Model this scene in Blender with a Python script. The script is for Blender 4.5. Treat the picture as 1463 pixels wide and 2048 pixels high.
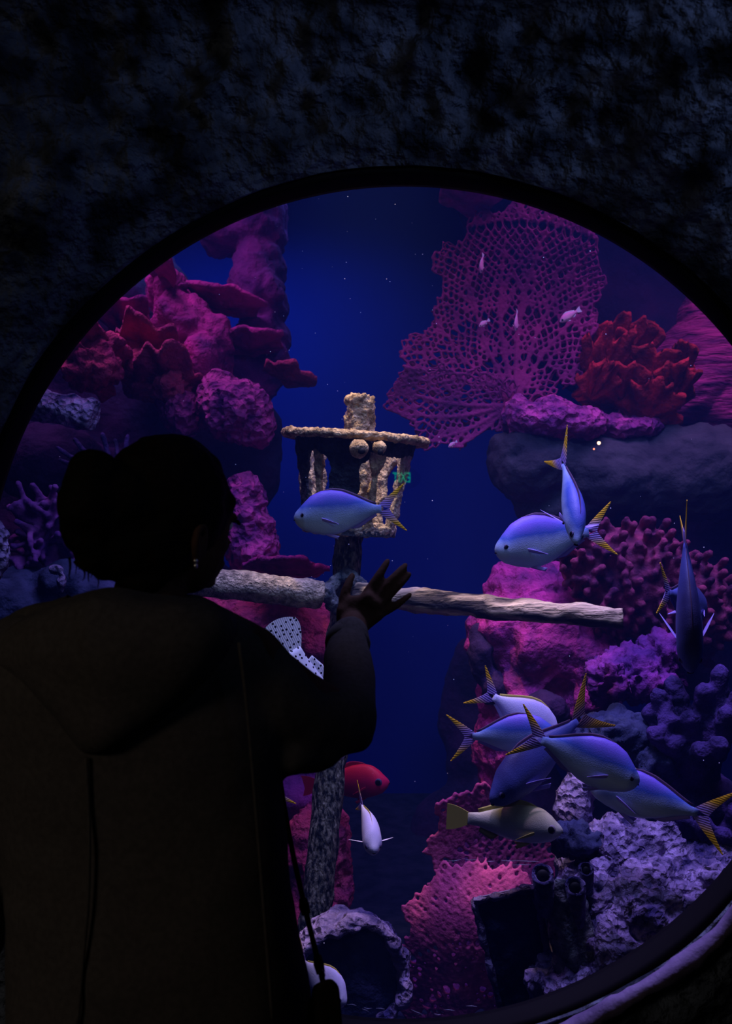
import bpy, bmesh, math, random
import numpy as np
from mathutils import Vector, Matrix

for o in list(bpy.data.objects):
    bpy.data.objects.remove(o, do_unlink=True)
SC = bpy.context.scene
COL = SC.collection
random.seed(7)

# ------------------------------------------------------------------ camera, world, lights, exposure
F = 1900.0                      # focal length in pixels of the 1463 x 2048 frame
CAMZ = 1.45
cam = bpy.data.cameras.new('camera')
cam.sensor_fit = 'VERTICAL'; cam.sensor_height = 36.0; cam.sensor_width = 36.0
cam.lens = 36.0 * F / 2048.0
cam.clip_start = 0.05
cam.dof.use_dof = True; cam.dof.focus_distance = 2.35; cam.dof.aperture_fstop = 5.0
camo = bpy.data.objects.new('camera', cam); COL.objects.link(camo)
camo.location = (0, 0, CAMZ); camo.rotation_euler = (math.pi / 2, 0, 0)
SC.camera = camo

world = bpy.data.worlds.new('world'); SC.world = world; world.use_nodes = True
world.node_tree.nodes['Background'].inputs[0].default_value = (0.4, 0.45, 0.6, 1)
world.node_tree.nodes['Background'].inputs[1].default_value = 0.0008

SC.view_settings.view_transform = 'Standard'
SC.view_settings.look = 'None'
SC.view_settings.exposure = 0.0
SC.view_settings.gamma = 1.0
SC.view_settings.use_curve_mapping = False


def area(name, loc, target, size, size_y, power, color, spread=180):
    l = bpy.data.lights.new(name, 'AREA'); l.shape = 'RECTANGLE'
    l.size = size; l.size_y = size_y; l.energy = power; l.color = color; l.spread = math.radians(spread)
    o = bpy.data.objects.new(name, l); COL.objects.link(o); o.location = loc
    o.rotation_euler = (Vector(target) - Vector(loc)).to_track_quat('-Z', 'Y').to_euler()
    return o


def spot(name, loc, target, power, color, angle, blend=0.6, radius=0.06):
    l = bpy.data.lights.new(name, 'SPOT'); l.energy = power; l.color = color
    l.spot_size = math.radians(angle); l.spot_blend = blend; l.shadow_soft_size = radius
    o = bpy.data.objects.new(name, l); COL.objects.link(o); o.location = loc
    o.rotation_euler = (Vector(target) - Vector(loc)).to_track_quat('-Z', 'Y').to_euler()
    return o


# lamps hung over the water of the tank, plus one added fill
area('tank_lamp_front', (0.5, 2.3, 3.35), (0.4, 2.75, 0.5), 2.4, 0.4, 14, (0.36, 0.34, 1.0), 75)
area('tank_lamp_rail', (0.35, 1.98, 2.75), (0.4, 2.9, 1.0), 1.6, 0.12, 4.2, (0.30, 0.44, 1.0), 110)  # unseen fill, added to brighten fish and rocks that face the window
area('tank_lamp_rear_left', (-1.1, 3.3, 3.38), (-0.7, 3.9, 1.6), 1.2, 0.5, 6, (0.82, 0.32, 1.0), 100)
area('tank_lamp_rear_right', (1.2, 3.0, 3.38), (1.1, 3.6, 1.3), 1.4, 0.5, 6, (0.82, 0.32, 1.0), 100)
area('tank_lamp_back', (-0.5, 4.5, 3.38), (-0.5, 5.0, 1.2), 1.2, 0.4, 6.0, (0.2, 0.38, 1.0), 100)
spot('tank_spot_mast', (-0.05, 2.72, 3.35), (0.1, 2.78, 1.5), 170, (1.0, 0.72, 0.38), 31, 0.9)
spot('tank_spot_low', (0.45, 2.05, 3.35), (0.78, 2.26, 0.5), 150, (0.50, 0.36, 1.0), 38)
# dim lamps of the dark visitors' corridor
area('corridor_wall_lamp', (1.15, 0.6, 2.35), (0.4, 1.6, 2.2), 0.7, 0.3, 0.9, (0.36, 0.48, 1.0), 84)
area('corridor_ceiling_lamp', (-1.9, -0.9, 2.4), (-0.6, 1.3, 0.9), 0.6, 0.6, 0.95, (1.0, 0.84, 0.7), 80)


# ------------------------------------------------------------------ helpers
def P(px, py, Y):
    return np.array(((px - 731.5) / F * Y, Y, CAMZ - (py - 1024.0) / F * Y))


def S(px, Y):
    return px / F * Y


def _hash(x, y, z, seed):
    n = (x * 374761393 + y * 668265263 + z * 2147483647 + seed * 1274126177) & 0xffffffff
    n = ((n ^ (n >> 13)) * 1274126177) & 0xffffffff
    n = ((n ^ (n >> 16)) * 2246822519) & 0xffffffff
    return ((n ^ (n >> 15)) & 0xffff) / 32767.5 - 1.0


def vnoise(p, seed=0):
    p = np.asarray(p, float)
    i = np.floor(p).astype(np.int64); f = p - i
    u = f * f * (3 - 2 * f)
    x, y, z = i[:, 0], i[:, 1], i[:, 2]
    ux, uy, uz = u[:, 0], u[:, 1], u[:, 2]
    def l(a, b, t): return a + (b - a) * t
    c = [_hash(x + a, y + b, z + d, seed) for d in (0, 1) for b in (0, 1) for a in (0, 1)]
    return l(l(l(c[0], c[1], ux), l(c[2], c[3], ux), uy), l(l(c[4], c[5], ux), l(c[6], c[7], ux), uy), uz)


def fbm(p, freq, octaves=3, seed=0, gain=0.5):
    p = np.asarray(p, float) * freq
    r = np.zeros(len(p)); a = 1.0
    for k in range(octaves):
        r += a * vnoise(p, seed + 17 * k); p = p * 2.03; a *= gain
    return r


class MB:
    def __init__(self): self.v = []; self.f = []; self.n = 0
    def add(self, v, f):
        self.v.append(np.asarray(v, float).reshape(-1, 3))
        self.f += [tuple(int(i) + self.n for i in q) for q in f]
        self.n += len(self.v[-1])
        return self
    def verts(self): return np.concatenate(self.v) if self.v else np.zeros((0, 3))

    def loft(self, rings, cap=True):
        rings = [np.asarray(r, float) for r in rings]
        m = len(rings[0]); v = np.concatenate(rings); f = []
        for i in range(len(rings) - 1):
            for j in range(m):
                k = (j + 1) % m
                f.append((i * m + j, i * m + k, (i + 1) * m + k, (i + 1) * m + j))
        if cap:
            f.append(tuple(range(m))[::-1]); f.append(tuple((len(rings) - 1) * m + j for j in range(m)))
        return self.add(v, f)

    def tube(self, pts, rad, seg=10, flat=1.0, up=None):
        pts = np.asarray(pts, float); rad = np.broadcast_to(np.asarray(rad, float), (len(pts),))
        rings = []; t0 = None; side = None
        for i, p in enumerate(pts):
            t = pts[min(i + 1, len(pts) - 1)] - pts[max(i - 1, 0)]
            t = t / (np.linalg.norm(t) + 1e-12)
            if side is None:
                u = np.array((0, 0, 1.0)) if up is None else np.asarray(up, float)
                if abs(t @ u) > 0.95: u = np.array((0, 1.0, 0))
                side = np.cross(t, u)
            side = side - t * (side @ t); side /= np.linalg.norm(side) + 1e-12
            w = np.cross(side, t)
            a = np.linspace(0, 2 * np.pi, seg, endpoint=False)
            rings.append(p + rad[i] * (np.cos(a)[:, None] * side + flat * np.sin(a)[:, None] * w))
        return self.loft(rings)

    def cap_tube(self, pts, rad, seg=10):
        self.tube(pts, rad, seg)
        rad = np.broadcast_to(np.asarray(rad, float), (len(pts),))
        for p, r in zip(pts, rad): self.ell(p, (r, r, r), 8, 6)
        return self

    def ell(self, c, r, nu=16, nv=10, rot=None):
        c = np.asarray(c, float); v = []; f = []
        for i in range(1, nv):
            a = math.pi * i / nv
            for j in range(nu):
                b = 2 * math.pi * j / nu
                v.append((math.sin(a) * math.cos(b), math.sin(a) * math.sin(b), math.cos(a)))
        v.append((0, 0, 1)); v.append((0, 0, -1)); T = len(v) - 2; B = len(v) - 1
        for i in range(nv - 2):
            for j in range(nu):
                k = (j + 1) % nu
                f.append((i * nu + j, (i + 1) * nu + j, (i + 1) * nu + k, i * nu + k))
        for j in range(nu):
            k = (j + 1) % nu
            f.append((T, j, k)); f.append((B, (nv - 2) * nu + k, (nv - 2) * nu + j))
        v = np.array(v) * np.asarray(r, float)
        if rot is not None: v = v @ np.asarray(rot).T
        return self.add(v + c, f)

    def box(self, lo, hi):
        x0, y0, z0 = lo; x1, y1, z1 = hi
        v = [(x0, y0, z0), (x1, y0, z0), (x1, y1, z0), (x0, y1, z0), (x0, y0, z1), (x1, y0, z1), (x1, y1, z1), (x0, y1, z1)]
        return self.add(v, [(0, 3, 2, 1), (4, 5, 6, 7), (0, 1, 5, 4), (1, 2, 6, 5), (2, 3, 7, 6), (3, 0, 4, 7)])

    def mesh(self, name='m'):
        me = bpy.data.meshes.new(name)
        me.from_pydata(self.verts().tolist(), [], self.f); me.update()
        return me


def remesh(mb, voxel, smooth=2, factor=0.5):
    me = mb.mesh()
    bm = bmesh.new(); bm.from_mesh(me); bmesh.ops.recalc_face_normals(bm, faces=bm.faces); bm.to_mesh(me); bm.free()
    o = bpy.data.objects.new('tmp', me); COL.objects.link(o)
    r = o.modifiers.new('r', 'REMESH'); r.mode = 'VOXEL'; r.voxel_size = voxel
    if smooth:
        s = o.modifiers.new('s', 'SMOOTH'); s.factor = factor; s.iterations = smooth
    dg = bpy.context.evaluated_depsgraph_get()
    m2 = bpy.data.meshes.new_from_object(o.evaluated_get(dg))
    bpy.data.objects.remove(o, do_unlink=True); bpy.data.meshes.remove(me)
    m2.update()
    return m2


def getv(me):
    a = np.empty(len(me.vertices) * 3); me.vertices.foreach_get('co', a); return a.reshape(-1, 3)


def getn(me):
    a = np.empty(len(me.vertices) * 3); me.vertices.foreach_get('normal', a); return a.reshape(-1, 3)


def setv(me, v):
    me.vertices.foreach_set('co', np.ascontiguousarray(v, dtype=np.float64).ravel()); me.update()


def displace(me, fn):
    v = getv(me); n = getn(me)
    setv(me, v + n * fn(v)[:, None]); return me


def tag(o, label=None, cat=None, group=None, kind=None):
    if label: o['label'] = label
    if cat: o['category'] = cat
    if group: o['group'] = group
    if kind: o['kind'] = kind
    return o


def obj(name, me, mat, parent=None, smooth=True, local=False):
    """me in world coordinates (or in the parent's local ones); one mesh object"""
    if isinstance(me, MB): me = me.mesh(name)
    me.name = name
    if mat is not None:
        me.materials.clear(); me.materials.append(mat)
    if smooth and len(me.polygons):
        me.polygons.foreach_set('use_smooth', [True] * len(me.polygons))
    o = bpy.data.objects.new(name, me); COL.objects.link(o)
    v = getv(me)
    if parent is not None:
        o.parent = parent
        if not local:
            base = np.zeros(3); q = parent
            while q is not None: base = base + np.array(q.location); q = q.parent
            setv(me, v - base)
    elif not local:
        b = np.array(((v[:, 0].min() + v[:, 0].max()) / 2, (v[:, 1].min() + v[:, 1].max()) / 2, v[:, 2].min()))
        setv(me, v - b); o.location = b
    return o


def empty(name, loc):
    o = bpy.data.objects.new(name, None); COL.objects.link(o); o.location = loc; o.empty_display_size = 0.05
    return o


def smooth_path(pts, n):
    pts = np.asarray(pts, float); k = len(pts)
    t = np.linspace(0, k - 1, n); out = []
    for x in t:
        i = min(int(x), k - 2); u = x - i
        p0 = pts[max(i - 1, 0)]; p1 = pts[i]; p2 = pts[i + 1]; p3 = pts[min(i + 2, k - 1)]
        out.append(0.5 * (2 * p1 + (p2 - p0) * u + (2 * p0 - 5 * p1 + 4 * p2 - p3) * u * u + (3 * p1 - p0 - 3 * p2 + p3) * u ** 3))
    return np.array(out)


# ------------------------------------------------------------------ materials
def nodes(m): return m.node_tree.nodes, m.node_tree.links


def mat(name, c1, c2=None, scale=12.0, rough=0.85, bump=0.3, bscale=None, stretch=None, vor=0.0, vscale=40.0, metal=0.0, detail=6.0, spec=0.2, lo=0.35, hi=0.65, bdist=0.01, sheen=0.0):
    m = bpy.data.materials.new(name); m.use_nodes = True
    N, L = nodes(m); b = N['Principled BSDF']
    b.inputs['Roughness'].default_value = rough; b.inputs['Metallic'].default_value = metal
    b.inputs['Specular IOR Level'].default_value = spec
    if sheen: b.inputs['Sheen Weight'].default_value = sheen
    tc = N.new('ShaderNodeTexCoord'); src = tc.outputs['Object']
    if stretch:
        mp = N.new('ShaderNodeMapping'); mp.inputs['Scale'].default_value = stretch[:3]
        if len(stretch) > 3: mp.inputs['Rotation'].default_value = stretch[3:]
        L.new(src, mp.inputs['Vector']); src = mp.outputs['Vector']
    n = N.new('ShaderNodeTexNoise'); n.inputs['Scale'].default_value = scale; n.inputs['Detail'].default_value = detail
    L.new(src, n.inputs['Vector'])
    r = N.new('ShaderNodeValToRGB')
    r.color_ramp.elements[0].position = lo; r.color_ramp.elements[0].color = (*c1, 1)
    r.color_ramp.elements[1].position = hi; r.color_ramp.elements[1].color = (*(c2 or c1), 1)
    L.new(n.outputs['Fac'], r.inputs['Fac']); L.new(r.outputs['Color'], b.inputs['Base Color'])
    h = None
    if bump:
        n2 = N.new('ShaderNodeTexNoise'); n2.inputs['Scale'].default_value = bscale or scale * 4; n2.inputs['Detail'].default_value = 8
        L.new(src, n2.inputs['Vector']); h = n2.outputs['Fac']
    if vor:
        vo = N.new('ShaderNodeTexVoronoi'); vo.inputs['Scale'].default_value = vscale
        L.new(src, vo.inputs['Vector'])
        mm = N.new('ShaderNodeMath'); mm.operation = 'MULTIPLY'; mm.inputs[1].default_value = vor
        L.new(vo.outputs['Distance'], mm.inputs[0])
        if h is not None:
            ad = N.new('ShaderNodeMath'); ad.operation = 'ADD'; L.new(h, ad.inputs[0]); L.new(mm.outputs[0], ad.inputs[1]); h = ad.outputs[0]
        else: h = mm.outputs[0]
    if h is not None:
        bp = N.new('ShaderNodeBump'); bp.inputs['Strength'].default_value = max(bump, 0.2); bp.inputs['Distance'].default_value = bdist
        L.new(h, bp.inputs['Height']); L.new(bp.outputs['Normal'], b.inputs['Normal'])
    return m


def plain(name, c, rough=0.6, metal=0.0, spec=0.3):
    m = bpy.data.materials.new(name); m.use_nodes = True
    b = m.node_tree.nodes['Principled BSDF']
    b.inputs['Base Color'].default_value = (*c, 1); b.inputs['Roughness'].default_value = rough
    b.inputs['Metallic'].default_value = metal; b.inputs['Specular IOR Level'].default_value = spec
    return m


def emit(name, c, s):
    m = bpy.data.materials.new(name); m.use_nodes = True
    N, L = nodes(m); N.clear()
    e = N.new('ShaderNodeEmission'); e.inputs[0].default_value = (*c, 1); e.inputs[1].default_value = s
    o = N.new('ShaderNodeOutputMaterial'); L.new(e.outputs[0], o.inputs[0])
    return m


M = {}
M['wall_rock'] = mat('wall_rock', (0.022, 0.03, 0.045), (0.22, 0.26, 0.34), scale=13, rough=0.95, bump=1.0, bscale=60, vor=0.6, vscale=34, bdist=0.03, spec=0.15, lo=0.38, hi=0.72, detail=10)
M['gasket'] = plain('gasket', (0.004, 0.004, 0.006), 0.7, spec=0.1)
M['floor'] = mat('dark_carpet', (0.02, 0.02, 0.025), (0.03, 0.03, 0.035), scale=60, rough=1, bump=0.3)
M['dark_paint'] = mat('dark_paint', (0.02, 0.022, 0.03), (0.03, 0.032, 0.04), scale=6, rough=0.9, bump=0.2)
M['tank_blue'] = mat('tank_blue_paint', (0.004, 0.02, 0.30), (0.006, 0.03, 0.38), scale=0.8, rough=0.95, bump=0.0, spec=0.05)
M['tank_sand'] = mat('tank_sand', (0.005, 0.008, 0.03), (0.02, 0.02, 0.06), scale=14, rough=1, bump=0.6)
M['magenta'] = mat('magenta_coral', (0.10, 0.012, 0.13), (0.56, 0.038, 0.32), scale=9, bump=0.8, bscale=44, bdist=0.025, lo=0.32, hi=0.66)
M['red_pink'] = mat('red_pink_coral', (0.20, 0.015, 0.12), (0.66, 0.08, 0.20), scale=10, bump=0.9, bscale=50, bdist=0.03, lo=0.32, hi=0.68)
M['purple'] = mat('purple_rock', (0.06, 0.01, 0.14), (0.26, 0.035, 0.28), scale=7, bump=0.7, bscale=28, bdist=0.03)
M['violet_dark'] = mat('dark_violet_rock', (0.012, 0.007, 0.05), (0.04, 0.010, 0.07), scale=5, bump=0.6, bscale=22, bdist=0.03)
M['pitted'] = mat('pitted_magenta_coral', (0.14, 0.015, 0.17), (0.55, 0.07, 0.36), scale=14, bump=0.8, bscale=50, vor=1.4, vscale=36, bdist=0.03)
M['fan'] = mat('sea_fan', (0.13, 0.012, 0.12), (0.30, 0.028, 0.19), scale=8, bump=0.6, bscale=80)
M['fan_pink'] = mat('pink_sea_fan', (0.22, 0.025, 0.14), (0.62, 0.09, 0.27), scale=10, bump=0.6, bscale=80)
M['red'] = mat('dark_red_coral', (0.10, 0.004, 0.01), (0.55, 0.02, 0.04), scale=10, bump=0.8, bscale=60, bdist=0.02)
M['cliff'] = mat('pink_cliff', (0.10, 0.01, 0.11), (0.55, 0.05, 0.3), scale=6, bump=1.0, bscale=14, stretch=(1, 1, 5, 0, 0.75, 0), bdist=0.04)
M['dark_rock'] = mat('dark_grey_rock', (0.02, 0.022, 0.04), (0.05, 0.05, 0.075), scale=6, bump=0.6, bscale=30, bdist=0.02)
M['navy_rock'] = mat('navy_rock', (0.008, 0.014, 0.05), (0.05, 0.06, 0.16), scale=9, bump=0.7, bscale=40, bdist=0.02)
M['grey_violet'] = mat('grey_violet_rock', (0.03, 0.025, 0.11), (0.46, 0.36, 0.66), scale=12, bump=1.0, bscale=46, vor=0.8, vscale=50, bdist=0.025, lo=0.36, hi=0.70)
M['slate_growth'] = mat('slate_with_growth', (0.03, 0.045, 0.07), (0.26, 0.27, 0.30), scale=34, bump=1.0, bscale=90, bdist=0.015)
M['wood'] = mat('encrusted_wood', (0.14, 0.12, 0.10), (0.85, 0.70, 0.52), scale=44, bump=1.0, bscale=120, bdist=0.018, lo=0.3, hi=0.68)
M['wood_grain'] = mat('weathered_wood', (0.035, 0.03, 0.03), (0.72, 0.58, 0.38), scale=22, bump=1.0, bscale=50, stretch=(0.14, 1, 1), bdist=0.03, lo=0.40, hi=0.62)
M['pole'] = mat('algae_covered_pole', (0.012, 0.016, 0.024), (0.34, 0.34, 0.26), scale=100, bump=1.0, bscale=140, stretch=(1, 1, 0.4), bdist=0.02, lo=0.42, hi=0.72)
M['tan'] = mat('tan_growth', (0.25, 0.17, 0.08), (0.75, 0.56, 0.3), scale=40, bump=1.0, bscale=120, bdist=0.012)
M['slate'] = mat('dark_slate_wood', (0.014, 0.018, 0.03), (0.06, 0.065, 0.08), scale=36, bump=1.0, bscale=80, bdist=0.012)
M['blue_coral'] = mat('blue_coral', (0.008, 0.008, 0.05), (0.06, 0.03, 0.18), scale=12, bump=0.8, bscale=50, bdist=0.02)
M['purple_coral'] = mat('violet_frilled_coral', (0.05, 0.012, 0.16), (0.30, 0.08, 0.38), scale=14, bump=0.7, bscale=60)
M['black'] = plain('black_hole', (0.004, 0.004, 0.006), 0.7)
M['hoodie'] = mat('dark_hoodie_cotton', (0.078, 0.068, 0.063), (0.10, 0.088, 0.082), scale=120, rough=1.0, bump=0.3, bscale=500, bdist=0.002, spec=0.0)
M['trousers'] = mat('dark_trousers', (0.02, 0.02, 0.025), (0.03, 0.03, 0.035), scale=80, rough=0.95, bump=0.2)
M['skin'] = mat('skin', (0.085, 0.042, 0.028), (0.10, 0.05, 0.033), scale=20, rough=0.7, bump=0.1, spec=0.05)
M['hair'] = mat('black_hair', (0.006, 0.005, 0.004), (0.012, 0.009, 0.007), scale=60, rough=0.7, bump=0.5, bscale=60, stretch=(1, 1, 6), bdist=0.004, spec=0.08)
M['leather'] = mat('dark_leather', (0.012, 0.009, 0.008), (0.02, 0.015, 0.013), scale=60, rough=0.7, bump=0.2, spec=0.1)
M['steel'] = plain('steel', (0.6, 0.6, 0.62), 0.35, 1.0)
M['silver'] = plain('silver', (0.75, 0.7, 0.65), 0.3, 1.0)

# ------------------------------------------------------------------ the setting
GY = 1.80                                   # room face of the window
WC = P(808, 1206, GY); WR = S(838, GY)      # centre and radius of the round window
X0, X1, ZT = -2.9, 3.1, 2.75


def ring_rect(theta):
    """distance from the window centre to the border of the wall rectangle"""
    c, s = np.cos(theta), np.sin(theta)
    tx = np.where(c > 0, (X1 - WC[0]) / np.maximum(c, 1e-6), (X0 - WC[0]) / np.minimum(c, -1e-6))
    tz = np.where(s > 0, (ZT - WC[2]) / np.maximum(s, 1e-6), (0.0 - WC[2]) / np.minimum(s, -1e-6))
    return np.minimum(tx, tz)


def build_wall_front():
    nt, nr = 900, 96
    th = np.linspace(0, 2 * np.pi, nt, endpoint=False)
    rmax = ring_rect(th); rings = []
    def pos(r, y):
        return np.stack((WC[0] + r * np.cos(th), y, WC[2] + r * np.sin(th)), 1)
    edge = pos(np.full(nt, WR), np.full(nt, 1.7))
    wob = fbm(edge, 5.0, 3, 5)                      # uneven rim of the opening
    r0 = WR + 0.014 + 0.008 * wob
    rings.append(pos(r0 + 0.02, np.full(nt, GY + 0.02)))
    rings.append(pos(r0, 1.742 + 0.012 * wob))
    for k in range(1, nr):
        t = (k / (nr - 1)) ** 1.7
        r = r0 + t * (rmax - r0)
        d = r - r0
        low = np.clip((0.25 - np.sin(th)) / 0.7, 0, 1); low = low * low * (3 - 2 * low)     # the wall below the window stands upright
        y = 1.742 - (1 - low) * (0.13 * (1 - np.exp(-d / 0.05)) * 0.35 + 0.22 * (1 - np.exp(-d / 0.35)) + 0.02 * d) + low * 0.05 * (1 - np.exp(-d / 0.06))
        p = pos(r, y)
        big = fbm(p, 1.7, 2, 3); mid = fbm(p, 5.5, 3, 11); fine = fbm(p, 22.0, 3, 21)
        ridge = 1 - np.abs(fbm(p * np.array((1, 1, 1.6)), 9.0, 3, 31))
        amp = np.clip(d / 0.10, 0.12, 1.0) * (1 - 0.55 * low)
        y = y - amp * (0.06 * big + 0.035 * mid + 0.022 * fine + 0.04 * ridge)
        over = np.clip(p[:, 2] + 0.03 * big - 2.27, 0, None)
        y = y - 1.9 * over - 0.4 * over ** 2
        y = np.where(k == nr - 1, y, y)
        rings.append(pos(r, y))
    v = np.concatenate(rings); f = []
    for i in range(len(rings) - 1):
        for j in range(nt):
            k = (j + 1) % nt
            f.append((i * nt + j, i * nt + k, (i + 1) * nt + k, (i + 1) * nt + j))
    return MB().add(v, f)


w = obj('wall_front', build_wall_front(), M['wall_rock']); tag(w, 'dark rough rock wall around the round window', kind='structure')

# the round window: clear acrylic pane, black gasket, sealant lip
win = empty('window_1', tuple(WC)); tag(win, 'large round aquarium window set in rock', kind='structure')
th = np.linspace(0, 2 * np.pi, 256, endpoint=False)
def ringat(r, y): return np.stack((WC[0] + r * np.cos(th), np.full(len(th), y), WC[2] + r * np.sin(th)), 1)
mclear = bpy.data.materials.new('clear_acrylic'); mclear.use_nodes = True
N, L = nodes(mclear); N.clear(); t_ = N.new('ShaderNodeBsdfTransparent'); o_ = N.new('ShaderNodeOutputMaterial'); L.new(t_.outputs[0], o_.inputs[0])
obj('glass_pane', MB().loft([ringat(WR + 0.02, GY - 0.002), ringat(WR + 0.02, GY + 0.028)]), mclear, win, smooth=False)
g = MB()
prof = [(WR - 0.003, GY - 0.006), (WR - 0.003, GY + 0.006), (WR + 0.05, GY + 0.03), (WR + 0.05, GY - 0.035), (WR + 0.012, GY - 0.046), (WR + 0.004, GY - 0.04)]
rs = [ringat(r, y) for r, y in prof] + [ringat(*prof[0])]
g.loft(rs, cap=False)
obj('gasket', g, M['gasket'], win)
M['sealant'] = mat('grey_sealant', (0.12, 0.09, 0.18), (0.26, 0.2, 0.36), scale=14, rough=0.6, bump=0.6, bscale=30, bdist=0.012)
lp = []
for k in range(120):
    a = math.radians(-100 + 92 * k / 119)
    wv = 0.008 * math.sin(k * 0.21) + 0.008 * float(vnoise(np.array([[k * 0.17, 3.1, 0.2]]))[0])
    e = min(1, k / 12, (119 - k) / 12)
    lp.append(((WC[0] + (WR + 0.026 + 0.6 * wv) * math.cos(a), 1.725 + 0.4 * wv, WC[2] + (WR + 0.026 + 0.6 * wv) * math.sin(a)), 0.004 + 0.011 * e * (0.85 + 0.15 * math.sin(k * 0.33)) * (1.5 - 0.5 * k / 119)))
sl = MB().tube([q[0] for q in lp], [q[1] for q in lp], 10)
me = sl.mesh(); displace(me, lambda v: 0.004 * fbm(v, 30, 2, 4)); obj('sealant_bead', me, M['sealant'], win)
# fine scratches in the lower part of the pane
M['scratch'] = plain('scratched_acrylic', (0.55, 0.55, 0.75), 0.8)
rnd = random.Random(5)
for k in range(26):
    if k < 20: a0 = np.array((rnd.uniform(690, 1060), rnd.uniform(2008, 2036)))
    else: a0 = np.array((rnd.uniform(820, 1060), rnd.uniform(1715, 1730)))
    ang = rnd.choice((0.05, 0.1, 1.5, 1.3, 0.4)) if k < 20 else rnd.uniform(-0.1, 0.1)
    ln = rnd.uniform(8, 26) if k < 20 else rnd.uniform(15, 60)
    a1 = a0 + ln * np.array((math.cos(ang), math.sin(ang))); am = (a0 + a1) / 2 + np.array((rnd.uniform(-2, 2), rnd.uniform(-2, 2)))
    pts = [P(*q, GY - 0.0004) for q in (a0, am, a1)]
    if all(np.hypot(q[0] - WC[0], q[2] - WC[2]) < WR - 0.01 for q in pts):
        obj('scratch', MB().tube(pts, (0.0002, 0.0005, 0.0002), 4), M['scratch'], win)
# mirror disc added on the clear pane just to carry the sign's reflection
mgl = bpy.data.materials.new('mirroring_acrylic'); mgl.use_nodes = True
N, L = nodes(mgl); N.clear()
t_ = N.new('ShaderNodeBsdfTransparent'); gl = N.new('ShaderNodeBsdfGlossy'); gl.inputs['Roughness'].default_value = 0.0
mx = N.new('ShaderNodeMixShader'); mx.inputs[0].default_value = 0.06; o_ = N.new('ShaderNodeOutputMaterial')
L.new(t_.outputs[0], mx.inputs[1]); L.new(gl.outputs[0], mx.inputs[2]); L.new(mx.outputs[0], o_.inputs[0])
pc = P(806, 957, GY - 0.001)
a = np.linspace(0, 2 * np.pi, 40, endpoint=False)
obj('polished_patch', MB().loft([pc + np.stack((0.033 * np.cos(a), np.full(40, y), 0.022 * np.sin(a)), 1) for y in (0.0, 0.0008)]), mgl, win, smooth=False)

# tank shell
TX0, TX1, TY0, TY1, TZ0, TZ1 = -2.3, 2.7, GY + 0.05, 5.3, -0.12, 3.5
def struct(name, mb, m, label, smooth=False): return tag(obj(name, mb, m, smooth=smooth), label, kind='structure')
struct('floor_tank', MB().box((TX0, TY0, TZ0 - 0.08), (TX1, TY1, TZ0)), M['tank_sand'], 'sandy floor of the aquarium tank')
pts = [(-2.3, 1.9), (-2.3, 3.6), (-2.0, 4.6), (-1.2, 5.15), (0, 5.3), (1.4, 5.2), (2.3, 4.7), (2.7, 3.6), (2.7, 1.9)]
sp = smooth_path([(x, y, 0) for x, y in pts], 60)
rg = []
for q in sp:
    d = np.array((0.2, 2.5, 0)) - q; d /= np.linalg.norm(d)
    rg.append([q + (0, 0, TZ0), q + (0, 0, TZ1), q - d * 0.08 + (0, 0, TZ1), q - d * 0.08 + (0, 0, TZ0)])
struct('wall_tank', MB().loft(rg), M['tank_blue'], 'deep blue curved back wall of the tank')
struct('ceiling_tank', MB().box((TX0 - 0.1, GY - 0.6, TZ1), (TX1 + 0.1, TY1 + 0.1, TZ1 + 0.08)), M['dark_paint'], 'dark cover above the tank')
# tank front around the pane, behind the rock
fr = MB()
outer = np.stack((np.where(np.abs(np.cos(th)) > -1, WC[0] + np.minimum(ring_rect(th), 9) * np.cos(th), 0), np.full(len(th), TY0), WC[2] + np.minimum(ring_rect(th), 9) * np.sin(th)), 1)
fr.loft([ringat(WR + 0.045, TY0), outer], cap=False)
struct('wall_tank_front', fr, M['dark_paint'], 'dark inner front wall of the tank around the pane')
struct('wall_header', MB().box((X0, 1.4, ZT - 0.02), (X1, TY0, TZ1)), M['dark_paint'], 'dark masonry above the window wall')
# the dark corridor
struct('floor', MB().box((X0, -7.7, -0.08), (X1, 1.86, 0.0)), M['floor'], 'dark carpeted corridor floor')
struct('ceiling', MB().box((X0, -7.7, 2.62), (X1, 0.95, 2.7)), M['dark_paint'], 'black corridor ceiling')
struct('wall_left', MB().box((X0 - 0.08, -7.7, 0), (X0, 1.86, 2.7)), M['dark_paint'], 'dark corridor wall on the left')
struct('wall_right', MB().box((X1, -7.7, 0), (X1 + 0.08, 1.86, 2.7)), M['dark_paint'], 'dark corridor wall on the right')
struct('wall_back', MB().box((X0, -7.78, 0), (X1, -7.7, 2.7)), M['dark_paint'], 'dark end wall of the corridor')

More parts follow.
